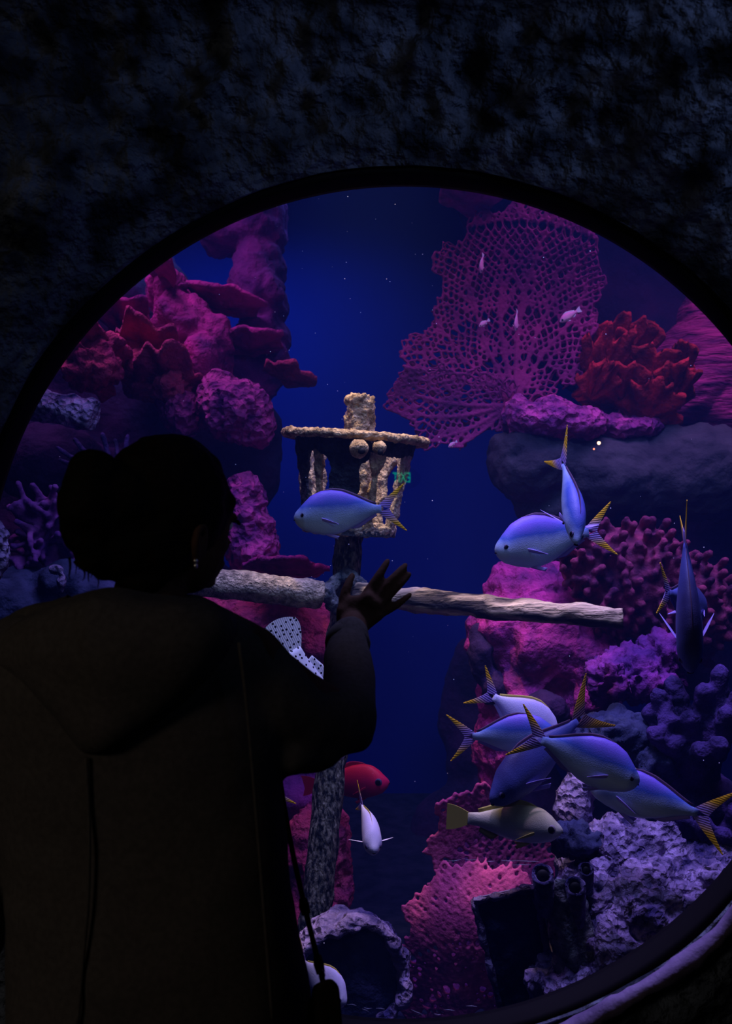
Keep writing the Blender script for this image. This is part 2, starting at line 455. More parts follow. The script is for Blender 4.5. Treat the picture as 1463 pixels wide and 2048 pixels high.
# exit sign at the far end of the corridor, seen mirrored in the added patch
VY = 2 * GY + 7.4
sc_ = P(803, 956, VY)
ex = empty('exit_sign', (sc_[0], -7.4, sc_[2])); tag(ex, 'green EXIT sign mirrored in the window beside the crow\'s nest', 'sign')
obj('housing', MB().box((sc_[0] - 0.2, -7.7, sc_[2] - 0.12), (sc_[0] + 0.2, -7.41, sc_[2] + 0.12)), M['dark_paint'], ex, smooth=False)
tcv = bpy.data.curves.new('exit_text', 'FONT'); tcv.body = 'EXIT'; tcv.size = 0.165; tcv.align_x = 'CENTER'; tcv.align_y = 'CENTER'; tcv.extrude = 0.004
to = bpy.data.objects.new('tmp', tcv); COL.objects.link(to)
tm = bpy.data.meshes.new_from_object(to.evaluated_get(bpy.context.evaluated_depsgraph_get()))
bpy.data.objects.remove(to, do_unlink=True)
tv = getv(tm); setv(tm, np.stack((sc_[0] - 0.62 * tv[:, 0], -7.40 + tv[:, 2], sc_[2] + tv[:, 1]), 1))
obj('lettering', tm, emit('green_letters', (0.0, 1.0, 0.45), 2.2), ex, smooth=False)

# water: faintly hazy blue
wm = bpy.data.materials.new('hazy_water'); wm.use_nodes = True
N, L = nodes(wm); N.clear(); o_ = N.new('ShaderNodeOutputMaterial')
vs = N.new('ShaderNodeVolumeScatter'); vs.inputs['Color'].default_value = (0.12, 0.25, 1.0, 1); vs.inputs['Density'].default_value = 0.03
L.new(vs.outputs[0], o_.inputs['Volume'])
USE_WATER = True
if USE_WATER:
    tag(obj('water', MB().box((TX0 + 0.02, GY + 0.045, TZ0), (TX1 - 0.02, TY1, TZ1 - 0.03)), wm, smooth=False), 'hazy blue water filling the tank', kind='structure')


# ------------------------------------------------------------------ the person at the window
def build_person():
    root = empty('person', (-0.32, 1.4, 0.0))
    tag(root, 'person in a dark hoodie with a hair bun, one hand raised to the window', 'person')
    HY = 1.40
    ca_, sa_ = math.cos(math.radians(54)), math.sin(math.radians(54)); fw = np.array((ca_, sa_, 0)); sd = np.array((sa_, -ca_, 0)); up = np.array((0, 0, 1.0))
    R = np.stack((fw, sd, up), 1)                        # columns: forward, right side, up
    C = P(345, 1010, HY)
    def H(f, s, u): return C + R @ np.array((f, s, u))
    b = MB()
    # head
    b.ell(C, (0.094, 0.075, 0.094), 24, 16, R)
    b.ell(H(0.026, 0, -0.075), (0.062, 0.054, 0.058), 20, 14, R)
    b.ell(H(0.035, 0, -0.03), (0.058, 0.062, 0.06), 20, 14, R)
    b.ell(H(0.068, 0, -0.116), (0.016, 0.016, 0.012), 12, 8, R)      # chin
    b.ell(H(0.078, 0, -0.018), (0.018, 0.058, 0.012), 16, 8, R)     # brow
    b.tube([H(0.088, 0, -0.025), H(0.10, 0, -0.05), H(0.108, 0, -0.062)], (0.008, 0.011, 0.013), 8)   # nose
    b.ell(H(0.098, 0, -0.068), (0.012, 0.016, 0.008), 10, 8, R)
    b.ell(H(0.086, 0, -0.088), (0.012, 0.023, 0.006), 12, 8, R); b.ell(H(0.084, 0, -0.097), (0.011, 0.02, 0.006), 12, 8, R)  # lips
    for s in (-1, 1):
        b.ell(H(0.056, s * 0.030, -0.058), (0.022, 0.020, 0.024), 12, 8, R)    # cheeks
        ear = smooth_path([H(-0.016, s * 0.066, -0.085), H(-0.026, s * 0.074, -0.06), H(-0.024, s * 0.078, -0.036), H(-0.01, s * 0.074, -0.03), H(-0.002, s * 0.069, -0.045), H(-0.006, s * 0.067, -0.075)], 14)
        b.tube(ear, 0.006, 8); b.ell(H(-0.014, s * 0.068, -0.058), (0.013, 0.006, 0.024), 10, 8, R)
    # neck and trunk
    b.cap_tube([P(318, 1120, 1.395), P(300, 1180, 1.385), P(296, 1240, 1.38)], (0.052, 0.052, 0.06), 14)
    b.cap_tube([P(60, 1320, 1.38), P(290, 1275, 1.38), P(500, 1325, 1.38)], (0.055, 0.06, 0.055), 12)
    b.tube([(-0.32, 1.38, 1.26), (-0.32, 1.38, 1.1), (-0.32, 1.39, 0.95), (-0.32, 1.39, 0.80)], (0.12, 0.13, 0.115, 0.14), 16, 0.75, up=(0, 1, 0))
    for s in (-1, 1):
        b.cap_tube([(-0.32 + s * 0.085, 1.39, 0.82), (-0.32 + s * 0.09, 1.395, 0.45), (-0.32 + s * 0.095, 1.38, 0.08)], (0.08, 0.05, 0.035), 12)
        b.cap_tube([(-0.32 + s * 0.095, 1.38, 0.06), (-0.32 + s * 0.105, 1.52, 0.04)], (0.035, 0.03), 10)
    # right arm and hand on the pane
    b.cap_tube([P(500, 1330, 1.38), P(600, 1400, 1.42), P(690, 1440, 1.50)], (0.05, 0.045, 0.038), 12)
    b.cap_tube([P(690, 1440, 1.50), P(703, 1350, 1.61), P(703, 1262, 1.715)], (0.038, 0.034, 0.026), 12)
    hy = 1.765
    b.cap_tube([P(703, 1275, 1.70), P(706, 1250, 1.74)], (0.027, 0.026), 12)
    b.ell(P(714, 1226, hy - 0.008), (0.033, 0.014, 0.034), 16, 10)
    fingers = {
        'thumb': ([(694, 1243), (687, 1205), (694, 1174), (704, 1151)], (0.017, 0.0125, 0.0105, 0.0075)),
        'index': ([(712, 1225), (736, 1184), (758, 1150), (775, 1122)], (0.013, 0.0115, 0.0100, 0.0070)),
        'middle': ([(725, 1228), (758, 1188), (788, 1155), (811, 1130)], (0.013, 0.0115, 0.0102, 0.0070)),
        'ring': ([(730, 1236), (770, 1197), (797, 1170), (818, 1149)], (0.013, 0.0112, 0.0098, 0.0066)),
        'pinky': ([(725, 1247), (763, 1226), (794, 1209), (820, 1189)], (0.013, 0.0105, 0.0090, 0.0060)),
    }
    for k, (pp, rr) in fingers.items():
        ys = (hy - 0.008, hy, hy + 0.006, hy + 0.018)
        pts = [P(*q, yy) for q, yy in zip(pp, ys)]
        path = smooth_path(pts, 10); rad = np.interp(np.linspace(0, 3, 10), range(4), rr)
        b.cap_tube(path, rad * 0.88, 10)
    for q0, q1, r0, r1 in (((700, 1262), (712, 1225), 0.021, 0.015), ((704, 1262), (726, 1228), 0.021, 0.015), ((712, 1258), (738, 1236), 0.02, 0.014), ((696, 1262), (688, 1222), 0.02, 0.016), ((722, 1252), (755, 1230), 0.014, 0.012), ((735, 1200), (755, 1210), 0.012, 0.012), ((735, 1195), (710, 1215), 0.012, 0.012)):
        b.cap_tube([P(*q0, 1.752), P(*q1, 1.758)], (r0, r1), 10)
    # left arm hanging
    b.cap_tube([P(60, 1320, 1.38), P(-45, 1620, 1.39), P(-40, 1880, 1.44)], (0.05, 0.038, 0.026), 12)
    b.ell(P(-38, 1945, 1.45), (0.016, 0.035, 0.05), 12, 8)
    for k in range(4):
        b.cap_tube([P(-42, 1975, 1.425 + 0.018 * k), P(-38, 2030, 1.425 + 0.018 * k), P(-30, 2062, 1.43 + 0.016 * k)], (0.009, 0.008, 0.006), 8)
    b.cap_tube([P(-38, 1930, 1.48), P(-32, 1980, 1.50), P(-28, 2010, 1.50)], (0.011, 0.0095, 0.0075), 8)
    me = remesh(b, 0.0042, 3)
    obj('body', me, M['skin'], root)
    for s in (-1, 1):
        e = obj('eye', MB().ell(H(0.079, s * 0.031, -0.03), (0.011, 0.012, 0.011), 14, 10), plain('eye_white', (0.7, 0.7, 0.7), 0.3) if s < 0 else bpy.data.materials['eye_white'], root)
        obj('pupil', MB().ell(H(0.088, s * 0.031, -0.03), (0.004, 0.005, 0.005), 10, 8), M['black'], e)
    obj('eyelash', MB().tube(smooth_path([H(0.092, 0.02, -0.026), H(0.098, 0.034, -0.024), H(0.092, 0.048, -0.03)], 8), (0.001, 0.0025, 0.003, 0.003, 0.003, 0.003, 0.0025, 0.001), 6), M['hair'], root)
    # hair with bun
    h = MB()
    Rb = R
    h.ell(H(-0.010, 0, 0.006), (0.101, 0.083, 0.100), 28, 18, R)
    h.ell(H(-0.045, 0, -0.045), (0.066, 0.068, 0.078), 20, 14, R)
    h.ell(H(-0.055, 0, -0.085), (0.045, 0.05, 0.05), 16, 12, R)
    h.ell(H(0.045, 0.045, -0.002), (0.034, 0.027, 0.030), 12, 8, R)
    for (x, y, Y, r) in ((188, 965, 1.30, 0.044), (182, 1012, 1.29, 0.046), (178, 1055, 1.30, 0.041), (196, 1098, 1.31, 0.036), (240, 1010, 1.32, 0.055), (245, 1080, 1.33, 0.052), (212, 1125, 1.33, 0.026), (205, 940, 1.31, 0.025)):
        h.ell(P(x, y, Y), (r, r, r), 14, 10)
    hm = remesh(h, 0.0055, 3)
    displace(hm, lambda v: 0.0035 * fbm(v, 38, 3, 8))
    hair = obj('hair', hm, M['hair'], root)
    rr = random.Random(3)
    for k in range(15):
        a = (rr.uniform(135, 215), rr.uniform(1075, 1130)) if k < 10 else (rr.uniform(122, 140), rr.uniform(970, 1050))
        Y = 1.31; q = [P(*a, Y)]
        x, y = a; dirx = rr.uniform(-10, 14) if k < 10 else rr.uniform(-12, -4)
        for j in range(4):
            x += dirx * (0.6 if j < 2 else -0.2) + rr.uniform(-4, 4); y += rr.uniform(7, 15) if k < 10 else rr.uniform(-6, 12)
            q.append(P(x, y, Y + 0.002 * j))
        obj('hair_wisp', MB().tube(smooth_path(q, 12), np.linspace(0.0022, 0.0006, 12), 5), M['hair'], hair)
    # hoodie: trunk and sleeves
    rows = [(1196, 200, 392, 0.075), (1212, 150, 425, 0.09), (1236, 70, 470, 0.10), (1262, 10, 516, 0.105), (1300, -35, 545, 0.115), (1360, -48, 562, 0.125), (1430, -35, 572, 0.128),
            (1500, -18, 566, 0.126), (1560, 0, 560, 0.124), (1640, 14, 570, 0.124), (1760, 20, 583, 0.13), (1900, 24, 602, 0.14), (2048, 18, 625, 0.148), (2150, 14, 640, 0.15)]
    t = MB(); rings = []
    a = np.linspace(0, 2 * np.pi, 48, endpoint=False)
    for py, xl, xr, dp in rows:
        c = P((xl + xr) / 2, py, 1.385); hw = S((xr - xl) / 2, 1.385)
        ca, sa = np.cos(a), np.sin(a)
        rings.append(np.stack((c[0] + hw * np.sign(ca) * np.abs(ca) ** 0.85, c[1] + dp * np.sign(sa) * np.abs(sa) ** 0.9, np.full(48, c[2])), 1))
    t.loft(rings)
    sl = [(470, 1350, 1.375, 0.074), (545, 1402, 1.385, 0.062), (606, 1440, 1.41, 0.052), (655, 1448, 1.45, 0.052), (690, 1436, 1.50, 0.053), (700, 1400, 1.545, 0.046), (699, 1355, 1.60, 0.047), (696, 1318, 1.645, 0.043), (695, 1290, 1.68, 0.037), (696, 1274, 1.70, 0.0375)]
    t.cap_tube([P(x, y, Y) for x, y, Y, r in sl], [q[3] for q in sl], 18)
    t.ell(P(614, 1503, 1.43), (0.05, 0.05, 0.030), 16, 10); t.ell(P(580, 1500, 1.41), (0.05, 0.06, 0.034), 16, 10)
    t.ell(P(708, 1462, 1.50), (0.032, 0.04, 0.03), 14, 10)
    ll = [(55, 1325, 1.375, 0.082), (-10, 1450, 1.38, 0.078), (-42, 1600, 1.385, 0.07), (-44, 1750, 1.41, 0.06), (-40, 1880, 1.44, 0.042)]
    t.cap_tube([P(x, y, Y) for x, y, Y, r in ll], [q[3] for q in ll], 16)
    hm = remesh(t, 0.0075, 5)
    def folds(v):
        u = v[:, 0] * 0.75 + v[:, 2]
        g = np.sin(34 * u + 5 * fbm(v, 4, 2, 2)) * np.clip(fbm(v, 3.2, 2, 6) + 0.25, 0, 1)
        return 0.0075 * g + 0.006 * fbm(v, 7, 3, 4)
    displace(hm, folds)
    ho = obj('hoodie', hm, M['hoodie'], root)
    obj('cuff', MB().tube([P(694, 1296, 1.678), P(695, 1286, 1.69), P(696, 1273, 1.705)], (0.0385, 0.041, 0.037), 20), M['hoodie'], ho)
    # hood lying on the back
    ol = smooth_path([(118, 1200, 0), (210, 1188, 0), (300, 1196, 0), (395, 1200, 0), (462, 1250, 0), (440, 1322, 0), (350, 1408, 0), (255, 1482, 0), (180, 1508, 0), (120, 1462, 0), (45, 1370, 0), (-15, 1310, 0), (20, 1250, 0), (80, 1212, 0), (118, 1200, 0)], 72)[:-1, :2]
    cx = np.array((225, 1320)); rings = []
    for k in range(15):
        tt = 1 - k / 14; ring = []
        for q in ol:
            p = cx + (q - cx) * (tt if k < 14 else 0.001)
            bulge = 0.062 * math.sqrt(max(0, 1 - tt * tt)) + 0.012
            sx = (p[0] - 270) / 300
            ring.append(P(p[0], p[1], 1.385 - 0.112 * math.sqrt(max(0.05, 1 - 0.8 * sx * sx)) - bulge + 0.0))
        rings.append(ring)
    back = [[q + np.array((0, 0.06, 0)) for q in rings[0]]]
    hb = MB().loft(back + rings)
    hb.tube(smooth_path([P(92, 1232, 1.36), P(150, 1212, 1.33), P(240, 1216, 1.30), P(330, 1214, 1.32), P(400, 1216, 1.36), P(440, 1240, 1.40)], 20), np.array([0.020] * 20), 12)
    hb.tube(smooth_path([P(30, 1262, 1.38), P(92, 1232, 1.37), P(150, 1206, 1.36)], 10), 0.022, 12)
    hm = remesh(hb, 0.007, 4)
    displace(hm, lambda v: 0.006 * np.sin(40 * (v[:, 2] - 0.9 * np.abs(v[:, 0] + 0.36)) + 3 * fbm(v, 5, 2, 1)) * 0.7 + 0.005 * fbm(v, 9, 3, 3))
    obj('hood', hm, M['hoodie'], ho)
    # seams
    obj('seam', MB().tube(smooth_path([P(478, 1285, 1.262), P(492, 1400, 1.262), P(505, 1540, 1.268), P(518, 1700, 1.268), P(530, 1850, 1.262), P(545, 2040, 1.256)], 24), 0.0025, 6), M['hoodie'], ho)
    obj('seam', MB().tube(smooth_path([P(172, 1515, 1.255), P(178, 1640, 1.258), P(176, 1800, 1.252), P(165, 1930, 1.245), P(155, 2048, 1.24)], 24), 0.0025, 6), M['hoodie'], ho)
    # trousers, shoes
    tr = MB()
    tr.tube([(-0.32, 1.39, 0.9), (-0.32, 1.39, 0.76)], (0.155, 0.165), 18, 0.72, up=(0, 1, 0))
    for s in (-1, 1): tr.cap_tube([(-0.32 + s * 0.083, 1.39, 0.8), (-0.32 + s * 0.09, 1.395, 0.45), (-0.32 + s * 0.095, 1.38, 0.1)], (0.09, 0.068, 0.06), 14)
    obj('trousers', remesh(tr, 0.012, 3), M['trousers'], root)
    for s in (-1, 1):
        x = -0.32 + s * 0.1
        sh = MB().cap_tube([(x, 1.36, 0.05), (x, 1.44, 0.045), (x, 1.54, 0.038)], (0.05, 0.046, 0.036), 12)
        so = obj('shoe', remesh(sh, 0.01, 2), M['leather'], root)
        obj('sole', MB().box((x - 0.045, 1.31, 0.0), (x + 0.045, 1.575, 0.02)), M['black'], so, smooth=False)
    ea = obj('earring', MB().ell(P(391, 1122, 1.335), (0.0035, 0.0035, 0.0035), 10, 8), M['silver'], root)
    obj('pendant', MB().ell(P(391, 1132, 1.335), (0.003, 0.003, 0.004), 10, 8), M['silver'], ea)
    return root


build_person()


def build_bag():
    root = empty('shoulder_bag', tuple(P(610, 2140, 1.40))); tag(root, 'small dark bag hanging on a thin strap at the person\'s hip', 'bag')
    b = MB()
    ol = [(622, 2010), (624, 1972), (642, 1962), (662, 1955), (678, 1972), (684, 2048), (690, 2140), (660, 2165), (624, 2165)]
    r0 = [P(x, y, 1.36) for x, y in ol]; r1 = [P(x, y, 1.44) for x, y in ol]
    b.loft([r0, r1])
    me = remesh(b, 0.006, 4); obj('bag_body', me, M['leather'], root)
    b2 = MB().loft([[P(x, y, 1.352) for x, y in [(628, 2016), (628, 1985), (675, 1978), (680, 2060), (650, 2080), (630, 2070)]], [P(x, y, 1.362) for x, y in [(628, 2016), (628, 1985), (675, 1978), (680, 2060), (650, 2080), (630, 2070)]]])
    obj('flap', b2, M['leather'], root, smooth=False)
    st = obj('strap', MB().tube(smooth_path([P(478, 1268, 1.42), P(545, 1420, 1.49), P(560, 1560, 1.49), P(582, 1690, 1.47), P(606, 1800, 1.44), P(630, 1900, 1.42), P(645, 1962, 1.40)], 36), 0.0052, 8, 0.5), M['leather'], root)
    for x, y, L_ in ((608, 1812, 16), (637, 1928, 18)):
        obj('slider', MB().tube([P(x - 3, y - L_, 1.434), P(x, y, 1.43), P(x + 4, y + L_, 1.428)], (0.006, 0.0085, 0.007), 8), M['leather'], st)
    ring = smooth_path([P(643, 1940, 1.405), P(638, 1950, 1.405), P(643, 1962, 1.405), P(649, 1950, 1.405), P(643, 1940, 1.405)], 16)
    obj('ring', MB().tube(ring, 0.0014, 6), M['steel'], st)


build_bag()


# ------------------------------------------------------------------ sunken ship's mast with crow's nest and yard
def build_mast():
    MY = 2.90
    root = empty('ship_mast', tuple(P(600, 2040, 2.72)))
    tag(root, 'encrusted ship mast with crow\'s nest and a crossing yard, standing in the tank', 'mast')
    def rough(me, a, fr, seed=1): return displace(me, lambda v: a * fbm(v, fr, 3, seed) + 0.4 * a * fbm(v, fr * 4, 2, seed + 5))
    # pole
    pth = smooth_path([P(700, 1000, 2.92), P(697, 1080, 2.92), P(688, 1200, 2.90), P(672, 1400, 2.86), P(655, 1600, 2.82), P(632, 1820, 2.77), P(608, 2040, 2.72), P(585, 2300, 2.66)], 60)
    me = MB().tube(pth, np.linspace(0.042, 0.047, 60), 28).mesh(); rough(me, 0.006, 26)
    obj('pole', me, M['pole'], root)
    pth = smooth_path([P(716, 1000, MY), P(718, 860, MY), P(720, 792, MY)], 16)
    mb = MB().tube(pth, np.linspace(0.046, 0.042, 16), 26); mb.ell(P(735, 800, MY), (0.02, 0.03, 0.014), 10, 8); mb.ell(P(705, 798, MY), (0.018, 0.03, 0.013), 10, 8)
    me = remesh(mb, 0.006, 1); rough(me, 0.011, 34, 4)
    obj('masthead', me, M['tan'], root)
    # nest axis: slightly tilted
    c = P(711, 876, MY); tilt = math.radians(4.2)
    A = Matrix.Rotation(tilt, 3, 'Y') @ Matrix.Rotation(math.radians(1.5), 3, 'X'); A = np.array(A)
    def NP(r, ang, z): return c + A @ np.array((r * math.cos(ang), r * math.sin(ang), z))
    px = MY / F
    nest = MB()
    nest.tube([NP(0.212, t, 0.0) for t in np.linspace(0, 2 * np.pi, 73)], 0.0135, 10)
    for s in range(72):
        t0, t1 = 2 * np.pi * s / 72, 2 * np.pi * (s + 1) / 72
    ring_i = [NP(0.185, t, 0.008) for t in np.linspace(0, 2 * np.pi, 72, endpoint=False)]; ring_o = [NP(0.216, t, 0.008) for t in np.linspace(0, 2 * np.pi, 72, endpoint=False)]
    ring_o2 = [NP(0.216, t, -0.010) for t in np.linspace(0, 2 * np.pi, 72, endpoint=False)]; ring_i2 = [NP(0.185, t, -0.010) for t in np.linspace(0, 2 * np.pi, 72, endpoint=False)]
    nest.loft([ring_i, ring_o, ring_o2, ring_i2, ring_i], cap=False)
    me = remesh(nest, 0.005, 1); rough(me, 0.004, 60, 9)
    obj('rim', me, M['tan'], root)
    # deck of the nest just below the rim, with the short closed band
    def R(z): return 0.186 + 0.16 * z          # taper towards the floor (z is negative)
    def band(z0, z1, th_, n=64):
        ro = [[NP(R(z), t, z) for t in np.linspace(0, 2 * np.pi, n, endpoint=False)] for z in (z0, z1)]
        ri = [[NP(R(z) - th_, t, z) for t in np.linspace(0, 2 * np.pi, n, endpoint=False)] for z in (z1, z0)]
        return MB().loft([ro[0], ro[1], ri[0], ri[1], ro[0]], cap=False)
    me = remesh(band(-0.005, -0.055, 0.014), 0.005, 1); rough(me, 0.004, 30, 3)
    obj('upper_band', me, M['slate'], root)
    me = remesh(band(-0.262, -0.292, 0.02), 0.005, 1); rough(me, 0.006, 34, 6)
    obj('lower_band', me, M['wood'], root)
    fl = MB().loft([[NP(R(-0.28), t, z) for t in np.linspace(0, 2 * np.pi, 48, endpoint=False)] for z in (-0.292, -0.275)])
    obj('nest_floor', fl, M['slate'], root, smooth=False)
    # staves
    for k, (ad, wd) in enumerate(((-158, 22), (-128, 8), (-98, 30), (-66, 10), (-22, 14), (20, 20), (58, 24), (98, 30), (138, 24), (172, 14))):
        a0 = math.radians(ad); hw = math.radians(wd) / 2; rings = []
        for z in np.linspace(-0.045, -0.272, 14):
            e = hw * (1.0 + 0.9 * ((z + 0.16) / 0.115) ** 4) * (1 + 0.18 * math.sin(z * 60 + k * 2))
            rings.append([NP(R(z), a0 - e, z), NP(R(z), a0, z), NP(R(z), a0 + e, z), NP(R(z) - 0.016, a0 + e, z), NP(R(z) - 0.016, a0, z), NP(R(z) - 0.016, a0 - e, z)])
        me = remesh(MB().loft(rings), 0.0045, 1); rough(me, 0.005, 36, 20 + k)
        front = -170 < ad < -10
        obj('stave', me, M['slate'] if ad in (-158, -98) else M['tan'] if ad in (-128, -66) else M['wood'], root)
    # two round knobs under the rim
    for (x, y, r, dx) in ((717, 897, 19, 6), (758, 896, 14, 2)):
        q = P(x, y, MY - 0.225)
        me = MB().ell(q, (S(r, MY - .2),) * 3, 20, 14).mesh(); rough(me, 0.003, 60, x)
        kn = obj('knob', me, M['tan'], root)
        obj('hole', MB().ell(q + np.array((S(dx, 2.6), -S(r, 2.6) * 0.86, -S(6 if r > 15 else 9, 2.6))), (S(8 if r > 15 else 6, 2.6), S(5, 2.6), S(7, 2.6)), 14, 10), M['black'], kn)
    # yards
    def yard(q, rr, seed, m, n):
        pth = smooth_path(q, n); me = MB().tube(pth, np.interp(np.linspace(0, 1, n), (0, 1), rr), 26).mesh(); rough(me, 0.006, 20, seed)
        return obj('yard', me, m, root)
    yard([P(250, 1146, 2.66), P(430, 1166, 2.70), P(560, 1180, 2.74), P(640, 1188, 2.78)], (0.044, 0.040), 3, M['wood'], 50)
    yard([P(712, 1190, 2.80), P(830, 1200, 2.74), P(1040, 1220, 2.66), P(1244, 1236, 2.60)], (0.036, 0.029), 13, M['wood_grain'], 70)
    lash = MB().tube(smooth_path([P(650, 1185, 2.79), P(690, 1150, 2.85), P(730, 1192, 2.79), P(690, 1225, 2.83), P(650, 1185, 2.79)], 30), 0.022, 10)
    me = remesh(lash, 0.007, 1); rough(me, 0.008, 30, 2); obj('lashing', me, M['slate_growth'], root)


build_mast()


# ------------------------------------------------------------------ fish
def fishmat(name, back, mid, belly, zlo, zhi, noise=0.0, dots=None):
    m = bpy.data.materials.new(name); m.use_nodes = True
    N, L = nodes(m); b = N['Principled BSDF']; b.inputs['Roughness'].default_value = 0.5; b.inputs['Specular IOR Level'].default_value = 0.25
    tc = N.new('ShaderNodeTexCoord'); sx = N.new('ShaderNodeSeparateXYZ'); L.new(tc.outputs['Object'], sx.inputs[0])
    nz = N.new('ShaderNodeTexNoise'); nz.inputs['Scale'].default_value = 26; L.new(tc.outputs['Object'], nz.inputs['Vector'])
    ma = N.new('ShaderNodeMath'); ma.operation = 'MULTIPLY_ADD'; ma.inputs[1].default_value = 0.02; L.new(nz.outputs['Fac'], ma.inputs[0]); L.new(sx.outputs['Z'], ma.inputs[2])
    mr = N.new('ShaderNodeMapRange'); mr.inputs['From Min'].default_value = zlo + 0.01; mr.inputs['From Max'].default_value = zhi + 0.01
    L.new(ma.outputs[0], mr.inputs['Value'])
    r = N.new('ShaderNodeValToRGB'); r.color_ramp.elements[0].color = (*belly, 1); r.color_ramp.elements[1].color = (*back, 1)
    e = r.color_ramp.elements.new(0.6); e.color = (*mid, 1); L.new(mr.outputs['Result'], r.inputs['Fac'])
    out = r.outputs['Color']
    if dots:
        vo = N.new('ShaderNodeTexVoronoi'); vo.voronoi_dimensions = '2D'; vo.inputs['Scale'].default_value = dots[0]; vo.inputs['Randomness'].default_value = 0.6
        cx = N.new('ShaderNodeCombineXYZ'); L.new(sx.outputs['X'], cx.inputs[0]); L.new(sx.outputs['Z'], cx.inputs[1]); L.new(cx.outputs[0], vo.inputs['Vector'])
        lt = N.new('ShaderNodeMath'); lt.operation = 'LESS_THAN'; lt.inputs[1].default_value = dots[1]; L.new(vo.outputs['Distance'], lt.inputs[0])
        mx = N.new('ShaderNodeMix'); mx.data_type = 'RGBA'; L.new(lt.outputs[0], mx.inputs[0]); L.new(out, mx.inputs[6]); mx.inputs[7].default_value = (0.004, 0.004, 0.015, 1); out = mx.outputs[2]
    L.new(out, b.inputs['Base Color'])
    # fine scales
    v2 = N.new('ShaderNodeTexVoronoi'); v2.inputs['Scale'].default_value = 320; L.new(tc.outputs['Object'], v2.inputs['Vector'])
    bp = N.new('ShaderNodeBump'); bp.inputs['Strength'].default_value = 0.12; bp.inputs['Distance'].default_value = 0.002
    L.new(v2.outputs['Distance'], bp.inputs['Height']); L.new(bp.outputs['Normal'], b.inputs['Normal'])
    return m


def finmat(name, c_in, c_out, k=0.16, dots=None):
    """inner part of the fin to its outer lobes, by height in the fish's own frame"""
    m = bpy.data.materials.new(name); m.use_nodes = True
    N, L = nodes(m); b = N['Principled BSDF']; b.inputs['Roughness'].default_value = 0.6; b.inputs['Specular IOR Level'].default_value = 0.2
    tc = N.new('ShaderNodeTexCoord'); sx = N.new('ShaderNodeSeparateXYZ'); L.new(tc.outputs['Object'], sx.inputs[0])
    ab = N.new('ShaderNodeMath'); ab.operation = 'ABSOLUTE'; L.new(sx.outputs['Z'], ab.inputs[0])
    mr = N.new('ShaderNodeMapRange'); mr.inputs['From Min'].default_value = k * 0.18; mr.inputs['From Max'].default_value = k * 0.42; L.new(ab.outputs[0], mr.inputs['Value'])
    mx = N.new('ShaderNodeMix'); mx.data_type = 'RGBA'; L.new(mr.outputs['Result'], mx.inputs[0]); mx.inputs[6].default_value = (*c_in, 1); mx.inputs[7].default_value = (*c_out, 1)
    out = mx.outputs[2]
    if dots:
        vo = N.new('ShaderNodeTexVoronoi'); vo.voronoi_dimensions = '2D'; vo.inputs['Scale'].default_value = dots[0]; vo.inputs['Randomness'].default_value = 0.6
        cx = N.new('ShaderNodeCombineXYZ'); L.new(sx.outputs['X'], cx.inputs[0]); L.new(sx.outputs['Z'], cx.inputs[1]); L.new(cx.outputs[0], vo.inputs['Vector'])
        lt = N.new('ShaderNodeMath'); lt.operation = 'LESS_THAN'; lt.inputs[1].default_value = dots[1]; L.new(vo.outputs['Distance'], lt.inputs[0])
        m2 = N.new('ShaderNodeMix'); m2.data_type = 'RGBA'; L.new(lt.outputs[0], m2.inputs[0]); L.new(out, m2.inputs[6]); m2.inputs[7].default_value = (0.004, 0.004, 0.015, 1); out = m2.outputs[2]
    L.new(out, b.inputs['Base Color'])
    w = N.new('ShaderNodeTexWave'); w.inputs['Scale'].default_value = 60; w.bands_direction = 'Z'; w.inputs['Distortion'].default_value = 2; L.new(tc.outputs['Object'], w.inputs['Vector'])
    bp = N.new('ShaderNodeBump'); bp.inputs['Strength'].default_value = 0.3; bp.inputs['Distance'].default_value = 0.002; L.new(w.outputs['Fac'], bp.inputs['Height']); L.new(bp.outputs['Normal'], b.inputs['Normal'])
    return m


M['fus_body'] = fishmat('blue_fusilier', (0.17, 0.11, 0.62), (0.045, 0.10, 0.44), (0.62, 0.82, 1.0), -0.026, 0.045)  # natural countershading, with mid and belly lightened in place of bounced light
M['pale_body'] = fishmat('pale_fusilier', (0.45, 0.42, 0.85), (0.6, 0.6, 0.9), (0.8, 0.82, 0.9), -0.05, 0.05)
M['dark_body'] = fishmat('dark_fusilier', (0.03, 0.03, 0.12), (0.07, 0.09, 0.35), (0.3, 0.34, 0.55), -0.055, 0.045)
M['snap_body'] = fishmat('yellow_grey_snapper', (0.55, 0.50, 0.20), (0.66, 0.62, 0.42), (0.9, 0.92, 0.95), -0.03, 0.045)
M['red_body'] = fishmat('red_fish', (0.9, 0.02, 0.05), (0.7, 0.01, 0.10), (0.25, 0.01, 0.12), -0.06, 0.05)
M['spot_body'] = fishmat('white_spotted', (0.85, 0.85, 0.9), (0.9, 0.9, 0.92), (0.85, 0.85, 0.92), -0.05, 0.05, dots=(72, 0.19))
M['anth_body'] = fishmat('pink_anthias', (0.7, 0.2, 0.5), (0.7, 0.3, 0.6), (0.8, 0.5, 0.6), -0.01, 0.01)
M['tail_y'] = finmat('yellow_violet_tail', (0.32, 0.22, 0.62), (0.85, 0.5, 0.02), k=0.085)
M['tail_yd'] = finmat('dull_yellow_tail', (0.14, 0.08, 0.12), (0.45, 0.26, 0.02), k=0.085)
M['fin_v'] = plain('violet_fin', (0.35, 0.27, 0.75), 0.6)
M['fin_dk'] = plain('dark_fin', (0.10, 0.05, 0.12), 0.6)
M['fin_ye'] = plain('yellow_fin', (0.6, 0.52, 0.12), 0.6)
M['fin_pale'] = plain('pale_fin', (0.65, 0.62, 0.85), 0.6)
